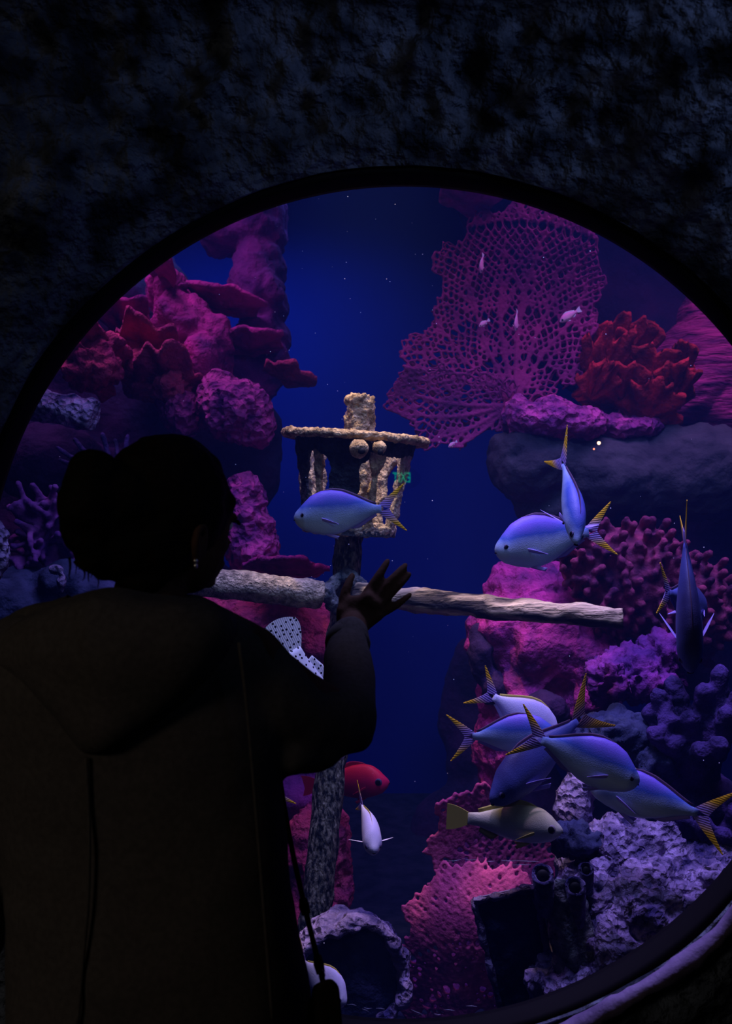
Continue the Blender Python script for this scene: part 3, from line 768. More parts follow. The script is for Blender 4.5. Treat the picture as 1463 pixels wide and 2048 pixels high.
M['fin_red'] = plain('red_fin', (0.5, 0.01, 0.06), 0.6)
M['spot_fin'] = finmat('white_spotted_fin', (0.8, 0.8, 0.85), (0.8, 0.8, 0.85), dots=(72, 0.19))
M['iris'] = plain('fish_iris', (0.07, 0.06, 0.16), 0.5)
M['iris_pale'] = plain('pale_fish_iris', (0.3, 0.24, 0.3), 0.5)
M['pupil'] = plain('fish_pupil', (0.002, 0.002, 0.004), 0.5, spec=0.1)

PROF = {
    'fusilier': ((0, 0.012), (0.010, 0.038), (0.04, 0.072), (0.1, 0.115), (0.2, 0.168), (0.32, 0.20), (0.44, 0.205), (0.56, 0.185), (0.7, 0.135), (0.82, 0.083), (0.92, 0.045), (1.0, 0.033)),
    'snapper': ((0, 0.0), (0.012, 0.022), (0.04, 0.05), (0.12, 0.105), (0.22, 0.145), (0.34, 0.16), (0.48, 0.155), (0.62, 0.13), (0.76, 0.092), (0.88, 0.06), (1.0, 0.05)),
    'grouper': ((0, 0.012), (0.012, 0.03), (0.05, 0.07), (0.14, 0.12), (0.3, 0.165), (0.45, 0.17), (0.6, 0.155), (0.75, 0.13), (0.88, 0.105), (1.0, 0.095)),
    'deep': ((0, 0.0), (0.012, 0.03), (0.05, 0.075), (0.12, 0.14), (0.25, 0.23), (0.4, 0.27), (0.55, 0.25), (0.7, 0.18), (0.85, 0.085), (1.0, 0.05)),
}


def slab(up, lo, th=0.0035, cols=5):
    """thin solid fin between two polylines (lists of xyz, same length), tapering to its edge"""
    up = np.asarray(up, float); lo = np.asarray(lo, float); n = len(up); rings = []
    for i in range(n):
        f, bk = [], []
        for j in range(cols):
            t = j / (cols - 1); p = up[i] * (1 - t) + lo[i] * t
            e = th * (0.35 + 0.65 * math.sin(math.pi * t)) * (1 - 0.5 * i / max(1, n - 1))
            f.append(p + np.array((0, e, 0))); bk.append(p - np.array((0, e, 0)))
        rings.append(f + bk[::-1])
    return MB().loft(rings)


def fish(name, label, nose, tail, kind='fusilier', upv=(0, 0, 1), hs=1.0, ws=1.0, bend=0.0, body='fus_body', tailm='tail_y', finm='fin_v', dors='fin_dk', pect=35, group=None, tailh=1.0, iris='iris', roll=0.0, vbend=0.0):
    """nose and tail: (px, py, depth); the fish runs from its nose to the tip of its tail"""
    a = Vector(P(*nose)); b = Vector(P(*tail)); Lg = (a - b).length
    x = (a - b).normalized(); u = Vector(upv); y = u.cross(x).normalized(); z = x.cross(y).normalized()
    mw = Matrix(((x.x, y.x, z.x), (x.y, y.y, z.y), (x.z, y.z, z.z))).to_4x4()
    if roll: mw = mw @ Matrix.Rotation(math.radians(roll), 4, 'X')
    mw.translation = (a + b) / 2
    root = empty(name, (0, 0, 0)); root.matrix_world = mw
    tag(root, label, 'fish', group)
    K = Lg
    pr = PROF[kind]; px_, ph = zip(*pr)
    def spine(s):              # s: 0 nose .. 1 root of tail, 1.25 tail tip; in body lengths
        xx = 0.5 - 0.80 * s
        yy = bend * max(0, s - 0.3) ** 2
        zz = vbend * max(0, s - 0.3) ** 2 - (0.012 * (1 - s) if kind == 'fusilier' else 0.0)
        return np.array((xx, yy, zz)) * K
    n = 30; ss = np.concatenate((np.linspace(0, 0.12, 8)[:-1] ** 1.0, np.linspace(0.12, 1, n - 7)))
    m = 24; ang = np.linspace(0, 2 * np.pi, m, endpoint=False); rings = []
    for s in ss:
        h = np.interp(s, px_, ph) * hs * K; wd = min(h * 0.72, (0.084 * (1 - 0.88 * max(0, (s - 0.35) / 0.65) ** 1.4) * K)) * ws
        if s < 0.15: wd = min(h * 0.8, wd * 1.0 + 0.0)
        c = spine(s); hh = max(h, 0.002 * K); wd = max(wd, 0.002 * K)
        drop = -0.03 * hs * K * math.exp(-((s - 0.05) / 0.12) ** 2)
        ca, sa = np.cos(ang), np.sin(ang)
        rings.append(np.stack((np.full(m, c[0]), c[1] + wd * ca, c[2] + hh * sa + drop), 1))
    bo = obj('body', MB().loft(rings), M[body], root, local=True)
    # tail fin
    cT = spine(1.0); cE = spine(1.25); dy = cE[1] - cT[1]; dz = cE[2] - cT[2]
    def TP(xf, zf): return np.array((cT[0] - xf * K, cT[1] + dy * xf / 0.2, cT[2] + dz * xf / 0.2 + zf * K))
    if kind == 'fusilier':
        tt = np.linspace(0, 1, 9); mb = MB()
        th_ = tailh
        for sg in (1, -1):
            up_ = [TP(-0.03 + 0.25 * t, sg * (0.030 + 0.19 * t ** 0.9 * th_)) for t in tt]
            lo_ = [TP(0.075 + 0.155 * t ** 1.5, sg * (0.0 + 0.215 * th_ * t ** 1.25)) for t in tt]
            q = slab(up_, lo_, 0.0035 * K * 4 * 0.35); mb.add(q.verts(), q.f)
        me = remesh(mb, 0.0016 * max(1, K / 0.25), 1) if False else mb.mesh()
    else:
        tt = np.linspace(0, 1, 9)
        hw = {'snapper': 0.11, 'grouper': 0.17}.get(kind, 0.12); h0 = 0.09 if kind == 'grouper' else 0.045
        up_ = [TP(-0.02 + 0.2 * t, (0.045 + (hw - 0.045) * t) * tailh) for t in tt]; lo_ = [TP(-0.02 + 0.2 * t, -(0.045 + (hw - 0.045) * t) * tailh) for t in tt]
        mb = MB(); cols = 9; rings = []
        for i, t in enumerate(tt):
            f, bk = [], []
            for j in range(cols):
                v = j / (cols - 1) * 2 - 1
                notch = -0.03 * (1 - v * v) if kind == 'snapper' else 0.05 * (1 - v * v)
                p = TP(-0.02 + (0.2 + notch) * t, (h0 + (hw - h0) * math.sin(t * math.pi / 2) * (1.0 if kind != 'grouper' else 1.0 - 0.25 * t ** 4)) * tailh * v)
                e = 0.003 * K * (1 - 0.6 * t)
                f.append(p + (0, e, 0)); bk.append(p - np.array((0, e, 0)))
            rings.append(f + bk[::-1])
        me = mb.loft(rings).mesh()
    obj('tail_fin', me, M[tailm], root, local=True, smooth=False)
    # dorsal and anal fins
    def edge(s, sg): return spine(s) + np.array((0, 0, sg * np.interp(s, px_, ph) * hs * K * 0.96))
    def ridge(s0, s1, hgt, sg, rise=0.3):
        sv = np.linspace(s0, s1, 12); up_, lo_ = [], []
        for s in sv:
            t = (s - s0) / (s1 - s0); k = min(1, t / rise) ** 0.7 * (1 - 0.45 * t)
            e = edge(s, sg); lo_.append(e - np.array((0, 0, sg * 0.012 * K))); up_.append(e + np.array((-0.03 * K * k, 0, sg * hgt * K * k)))
        return slab(up_, lo_, 0.0022 * K)
    if kind == 'fusilier':
        obj('dorsal_fin', ridge(0.24, 0.93, 0.030, 1), M[dors], root, local=True)
        obj('anal_fin', ridge(0.62, 0.93, 0.035, -1), M[finm], root, local=True)
    else:
        obj('dorsal_fin', ridge(0.26, 0.88, 0.06, 1), M[dors], root, local=True)
        obj('anal_fin', ridge(0.66, 0.86, 0.07, -1), M[finm], root, local=True)
    # pectoral and pelvic fins
    for sg in (1, -1):
        s0 = 0.25; h = np.interp(s0, px_, ph) * hs * K
        o = spine(s0) + np.array((0, sg * 0.068 * ws * K, -0.10 * h - 0.02 * K))
        ca, sa = math.cos(math.radians(pect)), math.sin(math.radians(pect))
        d = np.array((-ca, sg * sa, -0.35 * ca)); d /= np.linalg.norm(d)
        wv = np.array((0.3 + 0.9 * sa, 0, 1.0 - 0.5 * sa)) * 0.55
        L_ = 0.21 * K; tt = np.linspace(0, 1, 8); up_, lo_ = [], []
        for t in tt:
            p = o + d * L_ * t; wd = 0.05 * K * (0.28 + math.sin(math.pi * min(1, t * 0.8 + 0.12)) * 0.62) * (1 - 0.75 * t ** 3)
            up_.append(p + wv * wd * 0.9); lo_.append(p - wv * wd * 0.9)
        obj('pectoral_fin', slab(up_, lo_, 0.002 * K), M[finm], root, local=True)
        s0 = 0.36; o = spine(s0) + np.array((0, sg * 0.02 * K, -np.interp(s0, px_, ph) * hs * K * 0.93))
        up_ = [o + np.array((-0.02 - 0.09 * t, sg * 0.035 * t, -0.03 * t)) * K for t in tt]; lo_ = [o + np.array((0.03 - 0.12 * t, sg * 0.03 * t, -0.055 * t ** 0.8)) * K for t in tt]
        obj('pelvic_fin', slab(up_, lo_, 0.002 * K), M[finm], root, local=True)
        # eye
        se = 0.10 if kind != 'snapper' else 0.135
        he = np.interp(se, px_, ph) * hs * K; we = min(he * 0.62, 0.082 * K) * ws * 0.93
        er = (0.026 if kind == 'fusilier' else 0.042) * K
        ec = spine(se) + np.array((0, sg * we, 0.12 * he - 0.02 * hs * K))
        e = obj('eye', MB().ell(ec, (er, er * 0.45, er), 16, 10), M[iris], root, local=True)
        obj('pupil', MB().ell(ec + np.array((0, sg * er * 0.25, 0)), (er * 0.74, er * 0.36, er * 0.74), 12, 8), M['pupil'], e, local=True)
        if kind == 'fusilier':
            obj('fin_base_spot', MB().ell(spine(0.245) + np.array((0, sg * 0.073 * ws * K, -0.03 * K)), (0.013 * K, 0.008 * K, 0.011 * K), 10, 8), M['pupil'], root, local=True)
    obj('mouth', MB().ell(spine(0.006) + np.array((0.0, 0, -0.032 * hs * K - 0.012 * K)), (0.01 * K, 0.02 * K, 0.006 * K), 12, 8), M['pupil'], root, local=True)
    return root


G = 'yellow-tailed fusiliers'
fish('fusilier', 'blue fusilier with yellow tail swimming left before the crow\'s nest', (587, 1028, 2.30), (805, 1015, 2.34), hs=1.0, pect=14, group=G)
fish('fusilier', 'blue fusilier swimming left, its tail behind the head-on fish', (988, 1092, 2.40), (1222, 1058, 2.46), hs=1.02, pect=14, group=G)
fish('fusilier', 'violet fusilier facing the viewer with its tail raised, before another fish', (1156, 1084, 2.10), (1132, 898, 2.30), hs=0.5, ws=1.15, pect=55, bend=-0.1, roll=-20, group=G)
fish('fusilier', 'dark fusilier diving head down, seen on its narrow back at the right', (1382, 1345, 2.02), (1366, 1025, 2.10), upv=(-0.22, -1, 0), hs=0.85, ws=0.92, pect=30, body='dark_body', group=G)
fish('fusilier', 'fusilier mostly hidden behind the diving fish, forked tail to the left', (1404, 1215, 2.62), (1318, 1178, 2.34), hs=0.7, pect=20, body='dark_body', group=G, tailh=0.8)
fish('fusilier', 'pale white fusilier with tail raised to the left, topmost of the cluster', (1120, 1478, 2.42), (952, 1372, 2.36), upv=(0.35, 0.1, 1), hs=0.98, pect=14, body='pale_body', tailm='tail_y', finm='fin_pale', dors='fin_ye', group=G, tailh=0.9)
fish('fusilier', 'blue fusilier swimming right, yellow forked tail at the left of the cluster', (1118, 1462, 2.30), (902, 1476, 2.34), hs=0.92, pect=14, body='fus_body', group=G)
fish('fusilier', 'blue fusilier heading right and down across the front of the cluster', (1281, 1556, 2.10), (1034, 1462, 2.16), hs=0.98, pect=14, group=G)
fish('fusilier', 'dark navy fusilier heading left and down, its tail raised behind the cluster', (976, 1598, 2.20), (1196, 1405, 2.32), hs=0.74, pect=14, body='dark_body', tailm='tail_yd', group=G)
fish('fusilier', 'violet fusilier with its yellow tail at the right edge of the cluster', (1178, 1556, 2.24), (1452, 1645, 2.12), upv=(0.1, 0, 1), hs=0.86, pect=20, group=G, tailh=1.1)
fish('snapper', 'yellowish grey snapper with a big dark eye and blunt tail, under the cluster', (1126, 1655, 2.22), (888, 1632, 2.26), kind='snapper', hs=1.0, body='snap_body', tailm='fin_ye', finm='fin_ye', dors='fin_ye', iris='iris_pale', pect=14)
fish('fusilier', 'small pale fusilier facing the viewer beside the mast foot, fins spread', (748, 1700, 2.34), (728, 1592, 2.54), hs=0.9, ws=1.3, pect=60, bend=-0.1, body='pale_body', finm='fin_pale', dors='fin_ye', group=G)
fish('red_fish', 'red fish with a dark eye peering out behind the mast foot', (778, 1558, 2.98), (600, 1572, 3.04), kind='snapper', hs=1.15, body='red_body', tailm='fin_red', finm='fin_red', dors='fin_red', pect=12)
fish('spotted_grouper', 'white grouper with black polka dots seen beside the raised arm', (678, 1522, 2.26), (551, 1250, 2.22), kind='grouper', upv=(-0.736, -0.503, -0.32), hs=1.0, ws=1.2, body='spot_body', tailm='spot_fin', finm='spot_fin', dors='spot_fin', pect=20, tailh=1.0)
fish('fusilier', 'white fusilier with yellow back edge low behind the bag', (694, 2004, 2.22), (585, 1905, 2.3), upv=(0.6, 0, 1), hs=1.12, body='pale_body', finm='fin_pale', dors='fin_ye', pect=14, group=G)
fish('fusilier', 'pale fusilier hidden behind the person, only its yellow tail tip showing', (420, 1625, 2.5), (577, 1575, 2.5), hs=0.8, body='pale_body', dors='fin_ye', group=G)
for (x, y, dx, dy, l) in ((963, 526, 6, -40, 'tiny pale pink fish before the top of the big sea fan'), (968, 646, 22, -14, 'tiny pink fish before the middle of the big sea fan'), (1032, 640, 4, -44, 'tiny violet fish hovering right of the sea fan\'s middle'), (1140, 630, 44, -26, 'tiny violet fish near the right edge of the big sea fan'), (905, 888, 18, -12, 'tiny pink fish under the lower lobe of the sea fan')):
    fish('anthias', l, (x - dx / 2, y - dy / 2, 3.4), (x + dx / 2, y + dy / 2, 3.42), kind='snapper', hs=0.9, body='anth_body', tailm='fin_pale', finm='fin_pale', dors='fin_pale', group='tiny fish by the sea fan')  # pale spots on the fan, modelled as tiny fish


# ------------------------------------------------------------------ rocks and corals
def rock(name, label, cat, parts, m, voxel=0.014, amp=0.02, fr=9, seed=1, ridged=0.0, smooth=2, group=None, fine=0.0, post=None):
    """parts: (px, py, depth, rx px, ry px, half depth m [, turn deg]) ellipsoids grown together"""
    mb = MB()
    for q in parts:
        px_, py_, Y, rx, ry, rd = q[:6]
        rot = None
        if len(q) > 6:
            a = math.radians(q[6]); rot = np.array(((math.cos(a), 0, math.sin(a)), (0, 1, 0), (-math.sin(a), 0, math.cos(a))))
        mb.ell(P(px_, py_, Y), (S(rx, Y), rd, S(ry, Y)), 24, 16, rot)
    me = remesh(mb, voxel, smooth)
    def fn(v):
        d = amp * fbm(v, fr, 4, seed)
        if ridged: d = d + ridged * (0.5 - np.abs(fbm(v, fr * 1.7, 3, seed + 9)))
        if fine: d = d + fine * fbm(v, fr * 5, 2, seed + 40)
        return d
    displace(me, fn)
    o = obj(name, me, m); tag(o, label, cat, group); return o


def plate_mesh(px_, py_, Y, rx, ry, rd=0.16, ruffle=0.16, lobes=4, th=0.022, tilt=0.0, seed=1, pitch=0.2, cup=0.25, sharp=1.0):
    """ruffled plate coral: a solid wavy disc, about rx by rd wide, its rim waving by ry"""
    rr = random.Random(seed); ph = [rr.uniform(0, 6.28) for _ in range(4)]
    nt, nr = 120, 14; c = P(px_, py_, Y); X = S(rx, Y); Z = S(ry, Y)
    top, bot = [], []
    for i in range(nr + 1):
        t = i / nr; a = np.linspace(0, 2 * np.pi, nt, endpoint=False)
        R = 1 + ruffle * (0.6 * np.sin(lobes * a + ph[0]) + 0.22 * np.sin((lobes * 2 + 1) * a + ph[1]) * sharp)
        x = X * t * R * np.cos(a); y = rd * t * R * np.sin(a)
        z = Z * (cup * t ** 2 + (t ** 1.6) * (0.24 * np.sin((lobes + 1) * a + ph[2]) + 0.10 * np.sin((2 * lobes + 1) * a + ph[3]))) - pitch * y
        e = th * (0.35 + 0.65 * (1 - t))
        ct, st = math.cos(tilt), math.sin(tilt)
        x2 = x * ct - z * st; z2 = x * st + z * ct
        top.append(np.stack((c[0] + x2, c[1] + y, c[2] + z2 + e), 1)); bot.append(np.stack((c[0] + x2, c[1] + y, c[2] + z2 - e), 1))
    return MB().loft(top[::-1] + bot if False else [q for q in bot] + [q for q in top[::-1]], cap=True) if False else MB().loft([bot[k] for k in range(1, nr + 1)] + [top[k] for k in range(nr, 0, -1)])


def plate(name, label, *a, m='magenta', group='plate corals', amp=0.006, **k):
    me = plate_mesh(*a, **k).mesh(); displace(me, lambda v: amp * fbm(v, 26, 3, 3))
    o = obj(name, me, M[m]); tag(o, label, 'coral', group); return o


def branches(name, label, base, tips, r0, r1, m, wig=6, seed=1, cat='coral', voxel=0.006, group=None, knob=0.0, amp=0.003, foot=None):
    """branching coral: one arm per tip, (px, py, depth), from a shared foot"""
    rr = random.Random(seed); mb = MB(); b0 = np.array(base, float)
    if foot: mb.ell(P(*base), (S(foot[0], base[2]), foot[2], S(foot[1], base[2])), 16, 10)
    for t in tips:
        t = np.array(t, float); q = []
        s = b0 + (t - b0) * 0.0 + np.array((rr.uniform(-1, 1), rr.uniform(-1, 1), 0)) * (foot[0] * 0.4 if foot else 4)
        for k in range(5):
            u = k / 4; p = s + (t - s) * u
            if 0 < k < 4: p = p + np.array((rr.uniform(-wig, wig), rr.uniform(-wig, wig), rr.uniform(-0.01, 0.01)))
            q.append(P(*p))
        path = smooth_path(q, 12); rad = np.linspace(S(r0, t[2]), S(r1, t[2]), 12)
        mb.tube(path, rad, 8); mb.ell(path[-1], (rad[-1] * (1 + knob),) * 3, 10, 8)
    me = remesh(mb, voxel, 2); displace(me, lambda v: amp * fbm(v, 40, 2, seed))
    o = obj(name, me, M[m]); tag(o, label, cat, group); return o


def in_lobes(p, lobes):
    for (x, y, rx, ry, an) in lobes:
        a = math.radians(an); dx, dy = p[0] - x, p[1] - y
        u = dx * math.cos(a) + dy * math.sin(a); v = -dx * math.sin(a) + dy * math.cos(a)
        if (u / rx) ** 2 + (v / ry) ** 2 < 1: return True
    return False


def sea_fan(name, label, base, lobes, Y, cell, rad, m, veins, seed=1, jit=0.28, curve=0.12, voxel=0.0042, group='sea fans', elong=1.35, layers=1):
    """net of fine branches: an uneven honeycomb stretched outwards from the foot, plus thicker main stems"""
    rr = random.Random(seed); bx, by = base
    def D(p):                     # depth of the fan's curved sheet
        d = math.hypot(p[0] - bx, p[1] - by)
        return Y + curve * (0.6 * math.sin(p[0] * 0.011 + seed) + 0.4 * math.sin(p[1] * 0.013 + 2 * seed)) + 0.00012 * d
    xs = [q[0] - max(q[2], q[3]) for q in lobes] + [q[0] + max(q[2], q[3]) for q in lobes]; ys = [q[1] - max(q[2], q[3]) for q in lobes] + [q[1] + max(q[2], q[3]) for q in lobes]
    # polar lattice: rows along the radius, columns by angle, honeycomb linked
    rmax = max(math.hypot(x - bx, y - by) for x in (min(xs), max(xs)) for y in (min(ys), max(ys)))
    nodes_, edges = {}, []
    r = cell * 1.5; i = 0; prev = None
    rows = []
    while r < rmax:
        n = max(6, int(2 * math.pi * r / cell))
        # keep columns in powers so that rows link well
        k = 2 ** max(3, int(round(math.log2(n)))); rows.append((r, k)); r += cell * elong * 0.62 * (2 * math.pi * r / k) / cell if False else cell * elong * 0.6
    mb = MB()
    for lay in range(layers):
      nodes_, edges = {}, []
      for i, (r, k) in enumerate(rows):
        off = 0.5 if i % 2 else 0.0
        for j in range(k):
            a = 2 * math.pi * (j + off + 0.27 * lay) / k
            jr, ja = rr.uniform(-jit, jit) * cell, rr.uniform(-jit, jit) * cell
            p = (bx + (r + jr) * math.cos(a) - ja * math.sin(a), by + (r + jr) * math.sin(a) + ja * math.cos(a))
            wob = (p[0] + 9 * math.sin(p[1] * 0.07 + seed), p[1] + 9 * math.sin(p[0] * 0.08))
            if in_lobes(wob, lobes): nodes_[(i, j)] = p
      for (i, j), p in nodes_.items():
        if i + 1 >= len(rows): continue
        k0, k1 = rows[i][1], rows[i + 1][1]; off0 = 0.5 if i % 2 else 0.0; off1 = 0.5 if (i + 1) % 2 else 0.0
        u = (j + off0) / k0 * k1 - off1
        for jj in {int(math.floor(u)) % k1, int(math.ceil(u)) % k1}:
            if (i + 1, jj) in nodes_: edges.append((p, nodes_[(i + 1, jj)]))
      for a, b in edges:
        mb.tube([P(*a, D(a) + 0.03 * lay), P(*b, D(b) + 0.03 * lay)], S(rad * rr.uniform(0.8, 1.25), Y), 5)
    for (ex_, ey_, r0) in veins:
        mid = ((bx + ex_) / 2 + (ey_ - by) * 0.06, (by + ey_) / 2 - (ex_ - bx) * 0.06)
        path = smooth_path([(bx, by, 0), (*mid, 0), (ex_, ey_, 0)], 14)
        mb.tube([P(q[0], q[1], D(q)) for q in path], np.linspace(S(r0, Y), S(rad, Y), 14), 7)
    me = remesh(mb, voxel, 1)
    o = obj(name, me, m); tag(o, label, 'coral', group); return o


# --- far rocks that close the tank behind
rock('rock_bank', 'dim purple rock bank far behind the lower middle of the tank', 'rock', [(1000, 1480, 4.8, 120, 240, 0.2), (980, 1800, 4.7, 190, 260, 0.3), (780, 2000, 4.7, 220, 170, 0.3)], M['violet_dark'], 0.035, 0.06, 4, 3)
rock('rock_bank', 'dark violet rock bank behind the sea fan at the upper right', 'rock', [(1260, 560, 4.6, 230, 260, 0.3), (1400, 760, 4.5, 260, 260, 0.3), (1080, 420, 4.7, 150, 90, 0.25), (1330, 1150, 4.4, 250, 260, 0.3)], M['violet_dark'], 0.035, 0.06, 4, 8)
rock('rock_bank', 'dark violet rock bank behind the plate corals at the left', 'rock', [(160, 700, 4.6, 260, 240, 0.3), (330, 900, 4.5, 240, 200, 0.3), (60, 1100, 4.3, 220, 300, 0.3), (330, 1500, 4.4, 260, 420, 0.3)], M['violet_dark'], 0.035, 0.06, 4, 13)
# --- left side
rock('rock_pillar', 'tall hazy purple rock pillar standing at the upper left', 'rock', [(505, 440, 4.35, 62, 90, 0.22), (515, 560, 4.3, 52, 90, 0.2), (545, 600, 4.28, 34, 40, 0.16), (450, 470, 4.35, 60, 40, 0.2), (520, 680, 4.3, 55, 60, 0.2), (480, 760, 4.3, 70, 70, 0.22), (540, 720, 4.25, 30, 60, 0.14)], M['purple'], 0.018, 0.03, 7, 4, ridged=0.02)
plate('plate_coral', 'rosy ledge of plate coral jutting right from the purple pillar', 578, 752, 3.95, 50, 16, rd=0.13, tilt=-0.28, seed=4, m='red_pink')
plate('plate_coral', 'upper rosy coral shelf crossing the purple pillar', 440, 606, 4.05, 88, 20, rd=0.16, tilt=-0.12, seed=9, m='magenta')
plate('plate_coral', 'lower thin coral shelf under the purple pillar', 500, 690, 4.02, 70, 16, rd=0.16, tilt=0.08, seed=19, m='magenta')
rock('coral_mound', 'magenta lumpy coral mound in the middle of the left group', 'coral', [(370, 650, 3.9, 62, 62, 0.16), (405, 720, 3.85, 40, 66, 0.14, 10), (330, 590, 3.95, 40, 44, 0.14), (430, 690, 3.9, 30, 60, 0.14)], M['magenta'], 0.014, 0.03, 10, 6, ridged=0.02)
rock('coral_mound', 'knobbly rose coral lump low in the left group, over the dark hollow', 'coral', [(300, 745, 3.7, 62, 44, 0.14, 20), (345, 775, 3.62, 36, 32, 0.12), (255, 715, 3.72, 40, 40, 0.12)], M['red_pink'], 0.012, 0.03, 13, 16, ridged=0.03)
rock('coral_mound', 'rose coral lump at the window\'s left rim above the log', 'coral', [(195, 730, 3.42, 44, 40, 0.12), (165, 745, 3.42, 34, 30, 0.1), (218, 700, 3.45, 20, 30, 0.08)], M['red_pink'], 0.010, 0.024, 16, 17, ridged=0.03)
plate('plate_coral', 'curled magenta plate coral topmost of the left group', 322, 560, 3.85, 42, 46, rd=0.16, tilt=-0.6, seed=2, m='magenta')
plate('plate_coral', 'bright pink ruffled plate coral left of the magenta mound', 300, 705, 3.7, 74, 44, rd=0.2, tilt=-0.35, seed=11, m='red_pink', pitch=0.4)
plate('plate_coral', 'drooping pink plate coral hanging over a dark hollow', 340, 762, 3.6, 60, 42, rd=0.18, tilt=0.1, seed=23, m='red_pink', pitch=0.5)
plate('plate_coral', 'rosy plate coral with pale tips at the window\'s left rim', 200, 712, 3.5, 50, 44, rd=0.18, tilt=0.2, seed=31, m='red_pink', pitch=0.4, ruffle=0.35)
plate('plate_coral', 'low rosy plate coral above the encrusted log', 180, 752, 3.45, 46, 30, rd=0.15, tilt=-0.15, seed=37, m='red_pink', pitch=0.5)
plate('plate_coral', 'wide dark magenta plate coral sloping down to the right', 250, 660, 3.95, 90, 60, rd=0.2, tilt=-0.5, seed=41, m='magenta', pitch=0.4)
rock('pitted_coral', 'large pitted purple pink coral head above the person\'s head', 'coral', [(470, 820, 3.55, 74, 62, 0.16), (440, 790, 3.6, 40, 46, 0.14), (510, 850, 3.55, 34, 40, 0.12)], M['pitted'], 0.010, 0.016, 18, 4, ridged=0.018, group='pitted coral heads')
rock('pitted_coral', 'small pitted purple pink coral head left of the larger one', 'coral', [(368, 828, 3.62, 40, 46, 0.12), (345, 800, 3.65, 26, 30, 0.1)], M['pitted'], 0.010, 0.014, 18, 14, ridged=0.016, group='pitted coral heads')
lg = MB().tube(smooth_path([P(-60, 790, 2.95), P(60, 806, 2.95), P(188, 832, 2.92)], 30), np.linspace(0.056, 0.048, 30), 26)
me = remesh(lg, 0.007, 1); displace(me, lambda v: 0.008 * fbm(v, 30, 3, 5))
tag(obj('log', me, M['grey_violet']), 'pale encrusted log end poking in at the left rim', 'log')
branches('staghorn_coral', 'blue violet branching coral just above the hair bun', (235, 985, 3.2), [(115, 895, 3.15), (150, 880, 3.2), (185, 905, 3.18), (255, 872, 3.2), (285, 885, 3.25), (230, 880, 3.3), (120, 920, 3.1), (205, 870, 3.2)], 11, 5, 'blue_coral', seed=5, foot=(40, 30, 0.1))
rock('rock', 'dim violet boulder beside the hair bun', 'rock', [(110, 930, 3.7, 120, 80, 0.2), (200, 960, 3.8, 90, 70, 0.2)], M['violet_dark'], 0.02, 0.03, 7, 24)
tp = []
rr_ = random.Random(12)
for k in range(64):
    tp.append((rr_.uniform(18, 150), rr_.uniform(965, 1150), 2.95 + rr_.uniform(-0.06, 0.06)))
branches('frilled_coral', 'purple frilled coral with wavy fingers left of the hair bun', (120, 1070, 3.06), tp, 10, 6, 'purple_coral', wig=12, seed=7, foot=(60, 74, 0.06), knob=0.25, voxel=0.0065)
rock('boulder', 'dark navy boulder above the left shoulder', 'rock', [(60, 1220, 2.95, 110, 80, 0.2), (190, 1200, 3.0, 90, 70, 0.2), (130, 1165, 2.9, 50, 40, 0.15)], M['navy_rock'], 0.014, 0.025, 10, 9, ridged=0.015)
rock('pale_rock', 'pale tan rock sliver at the window\'s left edge', 'rock', [(-22, 1105, 2.3, 40, 62, 0.06)], M['grey_violet'], 0.008, 0.012, 20, 5, ridged=0.01)
rock('tube_sponge', 'small pale sponge glinting on the navy boulder', 'coral', [(124, 1166, 2.72, 8, 22, 0.012), (112, 1140, 2.72, 14, 9, 0.014)], M['grey_violet'], 0.004, 0.004, 40, 3)
rock('boulder', 'purple pink boulder to the right of the person\'s head', 'rock', [(500, 1080, 3.5, 50, 80, 0.15), (490, 1010, 3.5, 36, 60, 0.14), (520, 1110, 3.45, 40, 46, 0.14)], M['pitted'], 0.011, 0.022, 14, 21, ridged=0.02)
branches('soft_coral', 'small purple branching coral atop the boulder by the face', (492, 1030, 3.4), [(512, 955, 3.38), (478, 975, 3.4), (530, 1005, 3.36), (528, 1045, 3.36), (470, 955, 3.42)], 12, 6, 'pitted', seed=15, foot=(26, 24, 0.08))
plate('plate_coral', 'flat magenta plate coral just above the left yard', 572, 1138, 3.2, 78, 14, rd=0.16, tilt=-0.06, seed=51, m='magenta', pitch=0.25)
rock('rock_wall', 'reddish orange rock wall under the left yard', 'rock', [(540, 1260, 3.4, 120, 90, 0.2), (460, 1240, 3.45, 90, 80, 0.2), (620, 1290, 3.42, 70, 90, 0.18), (600, 1390, 3.45, 110, 90, 0.2)], M['red_pink'], 0.014, 0.03, 10, 26, ridged=0.03)
rock('boulder', 'grey violet boulder behind the upper mast foot', 'rock', [(590, 1590, 3.3, 70, 75, 0.16), (620, 1510, 3.35, 70, 70, 0.16)], M['purple'], 0.014, 0.022, 10, 30)
rock('coral_column', 'lumpy salmon pink coral column behind the mast foot', 'coral', [(630, 1720, 3.12, 66, 110, 0.14), (670, 1690, 3.08, 34, 70, 0.12), (650, 1800, 3.05, 46, 50, 0.12), (690, 1790, 3.02, 16, 30, 0.06), (600, 1840, 3.1, 60, 90, 0.14)], M['red_pink'], 0.010, 0.02, 14, 36, ridged=0.02)
